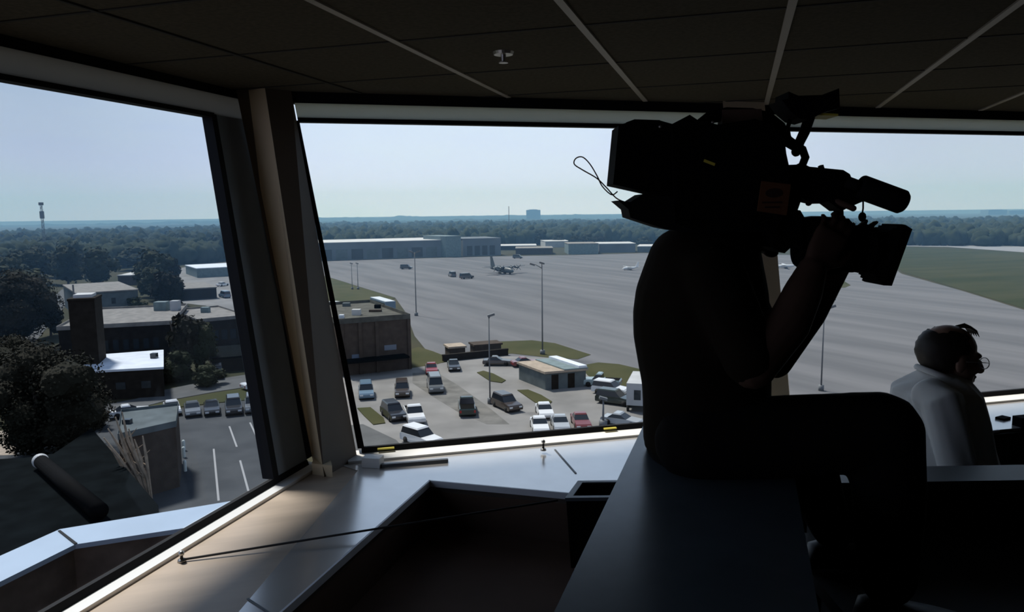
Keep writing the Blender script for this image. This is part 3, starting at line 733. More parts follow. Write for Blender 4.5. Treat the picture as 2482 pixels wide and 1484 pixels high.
# top light with its arm and loop of cable
plate('top_light', [(1912, 222), (1935, 232), (2000, 230), (2034, 214), (2036, 262), (1996, 272), (1960, 292), (1936, 286), (1915, 268), (1895, 242), (1911, 240)], 1.80, 1.89, M['black'], .005)
plate('barn_door', [(1975, 273), (2032, 276), (2032, 281), (1975, 279)], 1.81, 1.88, M['yellow'], .0)
b = MB()
b.tube([at_y(x, y, yC) for x, y in ((1962, 285), (1950, 320), (1938, 345), (1930, 368))], [.013, .013, .012, .012], 10, True)
b.tube([at_y(x, y, yC) for x, y in ((1920, 275), (1909, 310), (1913, 335), (1930, 350))], .0055, 8, True)
b.tube([at_y(x, y, yC) for x, y in ((1926, 350), (1945, 362), (1952, 382), (1944, 402), (1925, 412))], .010, 10, True)
b.build('light_arm', M['black'], vc, True)
def smooth(p, n=6):
    p = [V(x) for x in p]; p = [p[0]]+p+[p[-1]]; r = []
    for i in range(1, len(p)-2):
        for k in range(n):
            t = k/n; r.append(.5*((2*p[i])+(p[i+1]-p[i-1])*t+(2*p[i-1]-5*p[i]+4*p[i+1]-p[i+2])*t*t+(3*p[i]-p[i-1]-3*p[i+1]+p[i+2])*t**3))
    return r+[p[-2]]
cbs = [(1528, 494), (1496, 482), (1470, 455), (1446, 432), (1412, 412), (1392, 398), (1396, 384), (1412, 381), (1430, 398), (1448, 428), (1460, 452), (1482, 472), (1496, 465)]
b = MB(); b.tube(smooth([at_y(x, y, yC-.02+.0015*i) for i, (x, y) in enumerate(cbs)]), .0016, 8, True); b.build('cable_loop', M['black'], vc, True)
lbp = pxp([(1822, 442), (1890, 450), (1880, 522), (1812, 512)], 1.781, 1.785)
b = MB(); b.prism(*lbp); lab = b.build('label_plate', M['orange'], vc); lab['label'] = 'dark orange label with an oval mark'
c = at_y(1850, 470, yC); b = MB()
b.prism(oval(V((c.x, 1.7795, c.z)), X*.020, Z*.011, 20, 2), oval(V((c.x, 1.781, c.z)), X*.020, Z*.011, 20, 2))
for py, w in ((492, .024), (503, .018)):
    k = at_y(1846, py, yC); b.box(V((k.x, 1.7802, k.z)), (w*2, .0015, .004))
b.build('label_print', M['orange_dark'], lab)
plate('yellow_switch', [(1708, 386), (1734, 396), (1732, 402), (1706, 392)], 1.781, 1.786, M['yellow'], .0)
for px, py in ((1600, 307), (1727, 297)):
    b = MB(); b.ball(at_y(px, py, 1.79), .004); b.build('screw', M['metal'], vc, True)

# --- the seated man at the right
yS = 2.98
sm_rows = [(900, 2232, 2318, .06), (922, 2212, 2340, .13), (948, 2180, 2356, .19), (1000, 2178, 2368, .215), (1060, 2192, 2378, .215), (1120, 2204, 2394, .21), (1180, 2206, 2400, .20), (1255, 2204, 2405, .19)]
hc2 = at_y(2300, 866, yS); hf2 = V((.985, .06, -.14)); hs2 = .134
mb = MB(); torso(mb, sm_rows, yS, .024)
q2_, R2 = head(mb, hc2, hf2, V((.12, 0, 1)), hs2)
limb(mb, [at_y(2272, 930, yS), q2_(-.2, 0, -.5)], [.062, .058])
s_r, e_r, w_r = at_y(2282, 972, 2.80), at_y(2322, 1142, 2.74), at_y(2440, 1190, 2.80)
s_l, e_l, w_l = at_y(2310, 972, 3.16), at_y(2350, 1142, 3.22), at_y(2440, 1190, 3.12)
for a, e_, w_ in ((s_r, e_r, w_r), (s_l, e_l, w_l)):
    limb(mb, [a, e_], [.046, .040]); limb(mb, [e_, e_.lerp(w_, .4), w_], [.043, .040, .028])
    hand(mb, w_, V((1, .05, -.12)), V((0, 0, -1)), V((0, 1 if a.y < 2.98 else -1, 0)), .25)
hp = at_y(2300, 1252, yS); zs = hp.z
for sg in (-1, 1):
    h0 = V((hp.x, yS+sg*.10, zs+.02)); k_ = V((hp.x+.46, yS+sg*.13, zs+.03)); f_ = V((hp.x+.42, yS+sg*.13, .09))
    limb(mb, [h0, k_], [.085, .062]); limb(mb, [k_, k_.lerp(f_, .35), f_], [.058, .055, .04])
m2 = fuse(mb, 'person', M['skin'], None, .0052, 2)
tag(m2, 'person in a white shirt with glasses, seated by the front window facing right', 'person')
mb = MB(); torso(mb, sm_rows, yS)
limb(mb, [s_r+V((-.01, .06, .01)), s_r, s_r.lerp(e_r, .5), s_r.lerp(e_r, .95)], [.068, .078, .074, .068]); limb(mb, [s_l+V((-.01, -.06, .01)), s_l, s_l.lerp(e_l, .95)], [.068, .078, .068])
limb(mb, [e_r, e_r.lerp(w_r, .85)], [.064, .05]); limb(mb, [e_l, e_l.lerp(w_l, .85)], [.064, .05])
shirt = fuse(mb, 'shirt', M['shirt_white'], m2, .010, 3)
# soft vertical folds of the cloth
for v in shirt.data.vertices:
    p = v.co; k = math.sin(p.x*62 + p.y*38 + 2.2*math.sin(p.z*7)) * .0045 * min(1, max(0, (1.22-p.z)*5))
    v.co = p + v.normal*k
ring = [at_y(2272, 918, yS) + V((math.cos(t)*.074, math.sin(t)*.078, -.028*math.cos(t)+.018)) for t in [2*PI*k/24 for k in range(25)]]
b = MB(); b.tube(ring, .013, 8); b.build('collar', M['shirt_white'], m2, True)
mb = MB(); torso(mb, [(1225, 2206, 2404, .185), (1265, 2206, 2410, .19), (1300, 2215, 2400, .17)], yS)
for sg in (-1, 1):
    h0 = V((hp.x, yS+sg*.10, zs+.02)); k_ = V((hp.x+.46, yS+sg*.13, zs+.03)); f_ = V((hp.x+.42, yS+sg*.13, .12))
    limb(mb, [h0, k_], [.095, .075]); limb(mb, [k_, f_], [.073, .058])
fuse(mb, 'trousers', M['trousers'], m2, .013, 4)
for sg in (-1, 1):
    b = MB(); rings = []
    for k, hw, ht in ((-.075, .018, .030), (-.06, .032, .075), (0, .037, .085), (.06, .042, .062), (.13, .046, .046), (.18, .038, .036), (.205, .016, .022)):
        rings.append(oval(V((hp.x+.42+k, yS+sg*.13, .002+ht/2)), Y*hw, Z*ht/2, 16, 3))
    b.loft(rings); b.build('shoe', M['shoe'], m2, True)
hb = MB(); hb.ball(q2_(-.17, 0, .20), (.86*hs2, .71*hs2, .78*hs2), R2, 4)
def iq2(p): d = p-hc2; return d.dot(R2.col[0])/hs2, d.dot(R2.col[1])/hs2, d.dot(R2.col[2])/hs2
kill = []
for v in hb.bm.verts:
    f_, l_, u_ = iq2(v.co)
    if u_ < -.46 or (f_ > .22 and u_ < .60) or (f_ > -.14 and u_ < .16) or (abs(l_) < .36 and -.66 < f_ < .10 and u_ > .70): kill.append(v)
bmesh.ops.delete(hb.bm, geom=kill, context='VERTS')
for v in hb.bm.verts: v.co += v.normal*.002*math.sin(v.co.x*210+v.co.z*150)
hr_ = hb.build('hair', M['hair'], m2, True)
for k in range(5):
    b = MB(); o_ = .05*(k-2); b.tube([q2_(.10, o_, .96), q2_(.36, o_*1.3, 1.00+.01*k), q2_(.58, o_*1.5, .90-.02*k), q2_(.70-.02*k, o_*1.7, .74)], [.004, .0065, .005, .001], 6, True); b.build('lock', M['hair'], hr_, True)
for sg in (-1, 1):
    MB().ball(q2_(.75, sg*.29, -.02), .095*hs2, None, 2).build('eye', M['eye'], m2, True)
b = MB()
for sg in (-1, 1):
    ringp = [q2_(.93, sg*(.30+.21*math.cos(t)), -.02+.17*math.sin(t)) for t in [2*PI*k/20 for k in range(21)]]
    b.tube(ringp, .0018, 6)
    b.tube([q2_(.93, sg*.51, .03), q2_(.70, sg*.64, .04), q2_(.0, sg*.70, .0)], .0018, 6)
b.tube([q2_(.93, -.10, .0), q2_(.97, 0, .02), q2_(.93, .10, .0)], .0018, 6)
gl = b.build('glasses', M['metal'], m2, True)
for sg in (-1, 1):
    b = MB(); b.bm.faces.new(b.verts([q2_(.93, sg*(.30+.20*math.cos(t)), -.02+.16*math.sin(t)) for t in [2*PI*k/20 for k in range(20)]])); b.build('spectacle_lens', M['spectacle'], gl)
# his chair, mostly behind the riser
ch = thing('office_chair', 'dark office chair under the seated man in the white shirt', 'chair', V((hp.x-.02, yS, 0)))
zc_ = zs-.125
b = MB(); b.box((hp.x+.06, yS, zc_), (.50, .48, .08)); b.build('seat', M['black_rough'], ch, bevel=.03)
b = MB(); b.tube([(hp.x, yS, .09), (hp.x, yS, zc_-.04)], .028, 12); b.build('post', M['black'], ch, True)
for k in range(5):
    a = 2*PI*k/5; e_ = V((hp.x+.28*math.cos(a), yS+.28*math.sin(a), .065))
    b = MB(); b.tube([(hp.x, yS, .105), e_], [.026, .018], 8); b.ball((e_.x, e_.y, .03), (.03, .03, .03)); b.build('leg', M['black'], ch, True)
# ------------------------------------------------------------------ outside: ground
def ground_patch(name, poly, h, m, label, cat, is_px=True, kind='structure'):
    pts = [G(*p) for p in poly] if is_px else [V((p[0], p[1], GZ)) for p in poly]
    b = MB(); b.flat([(p.x, p.y) for p in pts], GZ-.2, GZ+h)
    return tag(b.build(name, m), label, cat, kind=kind)
b = MB(); b.flat([(-6000, -40), (6000, -40), (6000, 8000), (-6000, 8000)], GZ-1.0, GZ)
tag(b.build('ground', M['ground']), 'dry turf ground around the airfield buildings', 'ground', kind='structure')
ground_patch('apron_pavement', [(770, 634), (770, 664), (800, 673), (880, 698), (958, 722), (985, 760), (1005, 815), (1030, 846), (1095, 872), (1440, 900), (1600, 945), (1800, 1010), (2482, 1200), (3300, 1500), (3300, 900), (2900, 850), (2482, 752), (2330, 705), (2185, 664), (2160, 645), (2120, 630), (2050, 622), (1900, 618), (1700, 616), (1560, 614), (1420, 618), (1200, 622), (1000, 627)], .04, M['apron'], 'wide pale concrete aircraft apron with dark joint streaks', 'apron')
ground_patch('airfield_grass', [(2120, 596), (2482, 613), (3000, 640), (3000, 880), (2900, 850), (2482, 748), (2330, 702), (2188, 660), (2165, 640), (2140, 622)], .08, M['grass_far'], 'green airfield grass beside the taxiway on the right', 'grass')
ground_patch('taxiway', [(1960, 594), (2220, 592), (2482, 598), (3000, 611), (3000, 628), (2482, 612), (2300, 599), (2120, 596), (1960, 598)], .09, M['runway'], 'pale taxiway strip beyond the airfield grass', 'taxiway')
ground_patch('grass_wedge', [(1985, 672), (2030, 672), (2062, 692), (2048, 698), (1985, 698)], .08, M['grass'], 'small green wedge on the apron below the camera lens', 'grass')
ground_patch('grass_verge', [(740, 655), (800, 674), (880, 699), (957, 723), (930, 734), (860, 738), (800, 738), (740, 725)], .08, M['grass'], 'grass verge behind the brown brick building', 'grass')
ground_patch('parking_lot', [(780, 905), (1000, 893), (1100, 876), (1215, 864), (1330, 868), (1430, 890), (1480, 905), (1560, 945), (1720, 1010), (1800, 1250), (820, 1250), (740, 1000)], .06, M['lot'], 'pale concrete parking lot below the front window', 'parking lot')
ground_patch('lot_road', [(820, 1035), (880, 1030), (960, 1068), (1010, 1120), (1010, 1200), (760, 1200), (760, 1060)], .08, M['road'], 'grey asphalt drive at the left corner of the lot', 'road')
ground_patch('stained_lane', [(1000, 905), (1060, 905), (1110, 935), (1180, 985), (1235, 1030), (1180, 1030), (1110, 1000), (1045, 960), (1000, 930)], .07, M['stain'], 'dark worn lane across the concrete lot', 'lane')
ground_patch('grass_bank', [(1180, 846), (1212, 829), (1290, 826), (1345, 833), (1432, 861), (1400, 872), (1330, 868), (1240, 858), (1190, 862)], .09, M['grass'], 'rounded grass bank behind the tan roofed hut', 'grass')
ground_patch('grass_lawn', [(1405, 888), (1450, 880), (1500, 884), (1560, 898), (1650, 935), (1650, 955), (1545, 942), (1470, 936), (1425, 912)], .09, M['grass'], 'grass lawn right of the hut beside the cameraman', 'grass')
ground_patch('grass_strip', [(990, 850), (1015, 842), (1050, 853), (1098, 872), (1060, 884), (1000, 893)], .09, M['grass'], 'small grass strip right of the brown brick building', 'grass')
def island(poly, label):
    o = ground_patch('traffic_island', poly, .16, M['grass'], label, 'traffic island', kind='thing')
    return o
island([(1156, 905), (1172, 901), (1196, 908), (1226, 924), (1216, 930), (1188, 926)], 'grass traffic island at the foot of the lamp pole')
island([(1254, 948), (1280, 947), (1312, 960), (1338, 976), (1330, 984), (1300, 980)], 'grass traffic island in front of the hut')
island([(866, 992), (898, 990), (930, 1016), (934, 1028), (905, 1032), (882, 1010)], 'grass traffic island beside the corner column')
ground_patch('asphalt_lot', [(180, 1012), (300, 1006), (400, 998), (520, 980), (640, 968), (680, 1010), (720, 1180), (600, 1300), (0, 1420), (-300, 1420), (-200, 1150)], .06, M['asphalt'], 'dark asphalt car park below the side window', 'parking lot')
ground_patch('drive', [(240, 985), (330, 968), (400, 946), (520, 921), (660, 900), (660, 930), (520, 951), (400, 973), (330, 992), (250, 1004)], .07, M['road'], 'curved grey drive past the parked cars', 'road')
ground_patch('grass_edging', [(290, 1003), (400, 976), (520, 954), (660, 932), (660, 966), (520, 978), (400, 992), (300, 1008)], .09, M['grass'], 'strip of yellowish grass behind the row of parked cars', 'grass')
ground_patch('lane_road', [(-60, 850), (20, 832), (62, 790), (112, 738), (150, 702), (196, 700), (150, 752), (100, 812), (70, 850), (0, 900), (-60, 940)], .07, M['road'], 'pale lane between the trees at the far left', 'road')
ground_patch('far_lot', [(425, 652), (500, 640), (620, 632), (640, 760), (560, 770), (500, 742), (440, 735), (420, 700)], .07, M['lot'], 'distant grey lot around the white roofed shed', 'parking lot')
ground_patch('tan_yard', [(-80, 1048), (40, 1046), (48, 1075), (40, 1104), (-80, 1110)], .08, M['roof_tan'], 'tan paved patch at the far left below the big tree', 'yard')
# painted bay lines of the car park
for i, (a, c) in enumerate((((556, 1035), (574, 1085)), ((606, 1026), (622, 1060)), ((582, 1118), (602, 1192)), ((518, 1090), (530, 1216)), ((640, 1018), (652, 1046)))):
    p, q = G(*a), G(*c); d = (q-p).normalized(); n = V((d.y, -d.x, 0))*.09
    b = MB(); b.prism([p-n+Z*.06, p+n+Z*.06, q+n+Z*.06, q-n+Z*.06], [p-n+Z*.075, p+n+Z*.075, q+n+Z*.075, q-n+Z*.075])
    tag(b.build('bay_line', M['paint']), 'white painted bay line on the dark asphalt car park', 'road marking', 'bay lines on the asphalt car park')

# ------------------------------------------------------------------ outside: tower walkway
ZWK, ZCO = -1.05, 0.10
co_out = [(-300, 1482), (145, 1283), (560, 1215), (900, 1160)]; co_in = [(-300, 1560), (182, 1320), (475, 1276), (900, 1212)]
wk = thing('walkway_parapet', 'blue grey metal parapet coping of the tower walkway outside the window', 'parapet', at_z(160, 1300, ZCO))
O = [at_z(*p, ZCO) for p in co_out]; I = [at_z(*p, ZCO) for p in co_in]
b = MB()
for k in range(3): b.prism([O[k]-Z*.025, O[k+1]-Z*.025, I[k+1]-Z*.025, I[k]-Z*.025], [O[k], O[k+1], I[k+1], I[k]])
b.build('coping', M['coping'], wk)
b = MB()
for k in range(3):
    o0, o1, i0, i1 = [p.lerp(q, t) for p, q, t in ((O[k], I[k], .2), (O[k+1], I[k+1], .2), (I[k], O[k], .12), (I[k+1], O[k+1], .12))]
    b.prism([zz(o0, ZWK), zz(o1, ZWK), zz(i1, ZWK), zz(i0, ZWK)], [zz(o0, ZCO-.025), zz(o1, ZCO-.025), zz(i1, ZCO-.025), zz(i0, ZCO-.025)])
b.build('parapet_panel', M['deck'], wk)
b = MB(); jp = [at_z(140, 1288, ZCO+.002), at_z(146, 1286, ZCO+.002), at_z(188, 1318, ZCO+.002), at_z(180, 1320, ZCO+.002)]
b.ext(jp, (0, 0, .003)); b.build('joint', M['gasket'], wk)
b = MB(); dk_ = [zz(O[0], 0), zz(O[1], 0), zz(O[2], 0), zz(O[3], 0), WF.pt(1.0, ZB, .15), corner(ZB, .15), WL.pt(-3, ZB, .15)]
b.flat([(p.x, p.y) for p in dk_], ZWK-.15, ZWK)
tag(b.build('walkway_deck', M['deck']), 'brown deck of the tower walkway below the side window', 'deck', kind='structure')
# shaft of the tower under the cab
b = MB(); b.flat([(-1.4, -2.8), (5.6, -2.6), (5.4, 4.0), (.2, 2.4)], GZ-.5, -.2)
tag(b.build('tower_shaft', M['brick']), 'shaft of the control tower under the cab', 'tower', kind='structure')

# ------------------------------------------------------------------ outside: buildings
def bldg(name, pl, pr, ytop, yback, wall, roof, label, cat='building', depth_max=60, back=None, into=None, over=.3, windows=None, parapet=0.0, depth=None, skew=0.0, group=None):
    A, B = G(*pl), G(*pr)
    e = (B-A); L_ = e.length; e.normalize(); n = V((-e.y, e.x, 0))
    if n.dot(A-zz(EYE, A.z)) < 0: n = -n
    r = ray(pl[0], ytop); k = (A.xy.length/r.xy.length); h = max(.9, EYE.z + r.z*k - GZ)
    if depth is None:
        m_ = (pl[0]+pr[0])/2
        p, q = at_z(m_, ytop, GZ+h) , at_z(m_, yback, GZ+h)
        depth = min(depth_max, max(3.0, (q-p).length*abs((q-p).normalized().dot(n))))
    t = into if into else thing(name, label, cat, A, group=group)
    sk = e*skew
    base = [A, B, B+n*depth+sk, A+n*depth+sk]
    if back: base = [A, B, zz(at_z(*back[0], GZ+h), GZ), zz(at_z(*back[1], GZ+h), GZ)]
    MB().prism(base, [p+Z*h for p in base]).build('tower' if into else 'wall', wall, t)
    c = sum(base, V())/4
    rb = [p + (p-c).normalized()*over for p in base]
    b = MB(); b.prism([p+Z*(h-.02) for p in rb], [p+Z*(h+.28) for p in rb]); b.build('tower_roof' if into else 'roof', roof, t)
    if parapet:
        for i in range(4):
            j = (i+1) % 4; q0, q1 = rb[i], rb[j]; s0, s1 = q0+(c-q0)*.012, q1+(c-q1)*.012
            b = MB(); b.prism([q0+Z*(h+.28), q1+Z*(h+.28), s1+Z*(h+.28), s0+Z*(h+.28)], [q0+Z*(h+.28+parapet), q1+Z*(h+.28+parapet), s1+Z*(h+.28+parapet), s0+Z*(h+.28+parapet)]); b.build('parapet', roof, t)
    if windows:
        for (f0, f1, z0, z1, mm) in windows:
            p0, p1 = A+e*(L_*f0)-n*.06, A+e*(L_*f1)-n*.06
            MB().prism([p0+Z*z0*h, p1+Z*z0*h, p1+Z*z0*h+n*.1, p0+Z*z0*h+n*.1], [p0+Z*z1*h, p1+Z*z1*h, p1+Z*z1*h+n*.1, p0+Z*z1*h+n*.1]).build('window', mm, t)
    return t, A, e, n, L_, h, depth
def unit(t, p, size, m, nm='roof_unit'):
    return MB().box(p + Z*size[2]/2, size).build(nm, m, t, bevel=.05)
wd_ = M['win_dark']; wb_ = M['win_blue']
# left window, near to far
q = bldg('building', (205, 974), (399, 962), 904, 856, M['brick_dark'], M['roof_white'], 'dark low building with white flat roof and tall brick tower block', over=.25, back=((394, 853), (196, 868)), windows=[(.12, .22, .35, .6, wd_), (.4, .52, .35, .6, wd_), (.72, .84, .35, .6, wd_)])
unit(q[0], at_z(374, 868, GZ+q[5]+.28), (.8, .8, .7), M['win_dark'])
q = bldg('tower_block', (184, 958), (247, 953), 729, 721, M['brick_dark'], M['brick_dark'], '', over=.15, depth=5, into=q[0])
c_ = q[1]+q[2]*q[4]/2+q[3]*q[6]/2
b = MB(); b.box(c_+Z*(q[5]+.45), (q[4]*.72, q[6]*.6, .5), Matrix.Rotation(math.atan2(q[2].y, q[2].x), 3, 'Z')); b.build('roof_hatch', M['roof_pale'], q[0])
b = MB(); b.tube([c_+Z*(q[5]+.2)-q[2]*q[4]*.42, c_+Z*(q[5]+2.0)-q[2]*q[4]*.42], .12, 8); b.build('vent_pipe', M['pole'], q[0])
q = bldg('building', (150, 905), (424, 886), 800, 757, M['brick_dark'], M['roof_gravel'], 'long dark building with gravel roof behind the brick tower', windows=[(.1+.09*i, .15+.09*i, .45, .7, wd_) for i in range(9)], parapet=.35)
unit(q[0], q[1]+q[2]*q[4]*.78+q[3]*q[6]*.75+Z*(q[5]+.28), (2.2, 1.8, 1.6), M['roof_teal']); unit(q[0], q[1]+q[2]*q[4]*.93+q[3]*q[6]*.7+Z*(q[5]+.28), (1.4, 1.4, 1.8), M['wall_pale'])
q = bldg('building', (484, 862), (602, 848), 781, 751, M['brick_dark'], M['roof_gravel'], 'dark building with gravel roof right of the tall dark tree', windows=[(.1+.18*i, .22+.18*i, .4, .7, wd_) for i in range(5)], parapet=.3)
unit(q[0], q[1]+q[2]*q[4]*.5+q[3]*q[6]*.6+Z*(q[5]+.28), (1.4, 1.2, 1.0), M['roof_teal'])
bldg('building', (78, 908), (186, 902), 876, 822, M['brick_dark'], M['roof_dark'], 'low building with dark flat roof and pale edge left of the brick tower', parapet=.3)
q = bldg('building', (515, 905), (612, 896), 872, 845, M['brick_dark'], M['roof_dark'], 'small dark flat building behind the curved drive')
q = bldg('building', (190, 772), (338, 760), 713, 690, M['wall_grey'], M['roof_gravel'], 'grey green block building with pale flat roof beyond the brick tower', windows=[(.55, .62, .5, .75, wd_), (.2, .26, .5, .75, wd_)])
bldg('building', (287, 692), (374, 690), 669, 655, M['brick'], M['roof_pale'], 'low reddish building with pale roof edge among trees', depth_max=14)
bldg('building', (436, 730), (526, 724), 703, 687, M['brick_dark'], M['roof_gravel'], 'low dark building with grey roof beside the distant grey lot', depth_max=20)
bldg('shed', (478, 674), (590, 668), 652, 638, M['roof_teal'], M['roof_white'], 'long shed with bright white roof on the distant grey lot', cat='shed', depth_max=25)
bldg('building', (498, 632), (575, 630), 614, 605, M['brick_dark'], M['roof_gravel'], 'distant dark building with grey roof near the side window jamb', depth_max=25)
bldg('building', (-20, 648), (82, 645), 637, 632, M['brick_dark'], M['roof_pale'], 'distant pale roofed building among the trees at the far left', depth_max=20)
# big slate roof and wall right under the tower
q = bldg('building', (300, 1222), (436, 1182), 1064, 1000, M['brick'], M['wall_grey'], 'brown brick building with flat grey roof nearest below the side window', over=.1, parapet=.25, back=((432, 990), (296, 1006)))
for i, z in enumerate((.92, .70, .45, .2)):
    p = q[1]+q[2]*(q[4]+.8)-q[3]*.2*i
unit(q[0], q[1]+q[2]*q[4]*.45+q[3]*q[6]*.4+Z*(q[5]+.28), (.7, .5, .4), M['win_dark'])
for i, (px, py) in enumerate(((446, 1075), (446, 1092), (449, 1126))):
    p = G(px, py+18); o = thing('bollard', 'pale bollard beside the brown brick building', 'bollard', p, group='bollards beside the brown brick building')
    b = MB(); b.tube([p, p+Z*1.0], .16, 12, True); b.build('post', M['paper'], o, True)
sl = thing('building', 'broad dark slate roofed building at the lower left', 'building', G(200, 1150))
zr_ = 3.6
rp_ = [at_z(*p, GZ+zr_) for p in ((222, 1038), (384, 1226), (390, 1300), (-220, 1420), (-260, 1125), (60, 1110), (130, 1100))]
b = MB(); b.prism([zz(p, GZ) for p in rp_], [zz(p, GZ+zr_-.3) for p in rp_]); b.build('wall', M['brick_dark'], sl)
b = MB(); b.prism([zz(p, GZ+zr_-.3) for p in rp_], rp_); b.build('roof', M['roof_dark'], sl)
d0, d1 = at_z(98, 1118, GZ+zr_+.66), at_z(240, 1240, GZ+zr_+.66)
dt = thing('shadow_band', 'dark cylinder in place of a cast shadow on the slate roof, pale ball at one end', 'shadow_bar', d0)
b = MB(); b.tube([d0, d1], [.55, .62], 18); b.build('shadow_bar', M['black'], dt, True)  # dark cylinder added where a cast shadow band crosses the roof
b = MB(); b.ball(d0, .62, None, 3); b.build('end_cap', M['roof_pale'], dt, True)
# antenna mast
p = G(112, 636); o = thing('antenna_mast', 'tall thin antenna mast above the woods on the left', 'mast', p)
h_ = at_y(104, 492, p.y).z - p.z
for k in range(3):
    a = 2*PI*k/3
    b = MB(); b.tube([p+V((math.cos(a)*.9, math.sin(a)*.9, 0)), p+V((math.cos(a)*.5, math.sin(a)*.5, h_*.96))], .13, 6); b.build('leg', M['pole'], o)
b = MB()
for k in range(12):
    z0, z1 = h_*.96*k/12, h_*.96*(k+1)/12
    for a in range(3):
        A_, B_ = 2*PI*a/3, 2*PI*(a+1)/3
        b.tube([p+V((math.cos(A_)*.8, math.sin(A_)*.8, z0)), p+V((math.cos(B_)*.6, math.sin(B_)*.6, z1))], .07, 5)
b.build('lattice', M['pole'], o)
for k_, s_ in ((.80, (1.6, 1.6, 4)), (.985, (2.2, 1.0, 1.6))):
    b = MB(); b.box(p+Z*(h_*k_), s_); b.build('antenna', M['pole'], o)

# front window buildings
q = bldg('building', (822, 914), (996, 895), 786, 741, M['brick'], M['roof_moss'], 'large brown brick building right of the corner column', over=.2, parapet=.5,
         windows=[(.18, .31, .30, .40, wb_), (.63, .80, .42, .52, wb_)])
t_, A_, e_, n_, L_, h_, dp_ = q
for f in (.06, .30, .53, .985):
    p0 = A_+e_*(L_*f)-n_*.25
    MB().prism([p0-e_*.25, p0+e_*.25, p0+e_*.25+n_*.3, p0-e_*.25+n_*.3], [p+Z*h_ for p in (p0-e_*.25, p0+e_*.25, p0+e_*.25+n_*.3, p0-e_*.25+n_*.3)]).build('pilaster', M['brick'], t_)
c0 = A_+e_*(L_*.05)-n_*2.6
MB().prism([c0+Z*2.3, c0+e_*L_*.86+Z*2.3, c0+e_*L_*.86+n_*2.6+Z*2.3, c0+n_*2.6+Z*2.3], [c0+Z*2.6, c0+e_*L_*.86+Z*2.6, c0+e_*L_*.86+n_*2.6+Z*2.6, c0+n_*2.6+Z*2.6]).build('canopy', M['roof_dark'], t_)
for f, g, s_, m_ in ((.42, .30, (1.3, 1.1, .9), 'roof_pale'), (.12, .75, (1.5, 1.2, 1.1), 'wall_pale'), (.55, .85, (1.2, 1.1, .6), 'wall_grey'), (.75, .4, (2.0, .8, .35), 'brick'), (.9, .6, (1.0, .9, .6), 'roof_dark'), (.16, .2, (.7, .7, .5), 'roof_white')):
    unit(t_, A_+e_*L_*f+n_*dp_*g+Z*(h_+.28), s_, M[m_])
# hut with tan roof and white ridge strip
hl, hn, hr = G(1258, 921), G(1322, 947), G(1420, 938)
hp4 = hl+hr-hn
r = ray(1322, 906); hh = EYE.z + r.z*(hn.xy.length/r.xy.length) - GZ
hut = thing('hut', 'small flat hut with tan roof and white roof strip on the lot', 'hut', hn)
bs = [hl, hn, hr, hp4]
MB().prism(bs, [p+Z*hh for p in bs]).build('wall', M['wall_grey'], hut)
c_ = sum(bs, V())/4; rb = [p+(p-c_).normalized()*.35 for p in bs]
MB().prism([p+Z*hh for p in rb], [p+Z*(hh+.3) for p in rb]).build('roof', M['roof_tan'], hut)
def hq(a, c, z0, z1): # strip across the hut between fractions a and c of the long side
    s = [rb[1].lerp(rb[2], a), rb[1].lerp(rb[2], c), rb[0].lerp(rb[3], c), rb[0].lerp(rb[3], a)]
    return [p+Z*z0 for p in s], [p+Z*z1 for p in s]
MB().prism(*hq(.45, 1.0, hh+.3, hh+.45)).build('roof_panel', M['roof_teal'], hut)
MB().prism(*hq(.78, .97, hh+.45, hh+.75)).build('roof_strip', M['roof_white'], hut)
dd = (hr-hn).normalized(); nn_ = V((dd.y, -dd.x, 0))
for f in (.15, .55):
    p0 = hn.lerp(hr, f)+nn_*.05; MB().prism([p0, p0+dd*1.0, p0+dd*1.0-nn_*.1, p0-nn_*.1], [p+Z*2.1 for p in (p0, p0+dd*1.0, p0+dd*1.0-nn_*.1, p0-nn_*.1)]).build('door', M['brick_dark'], hut)
bldg('shed', (1090, 868), (1128, 865), 845, 839, M['brick'], M['roof_tan'], 'small brown shed with tan roof behind the lot, left one of two', cat='shed', depth_max=5)
bldg('shed', (1152, 862), (1215, 857), 840, 834, M['brick'], M['brick'], 'long brown shed at the edge of the grass bank', cat='shed', depth_max=5)
wl_ = bldg('low_wall', (1075, 878), (1232, 862), 870, 868, M['brick_dark'], M['brick_dark'], 'low dark wall at the back of the parking lot', cat='wall', depth=.6, over=.05)
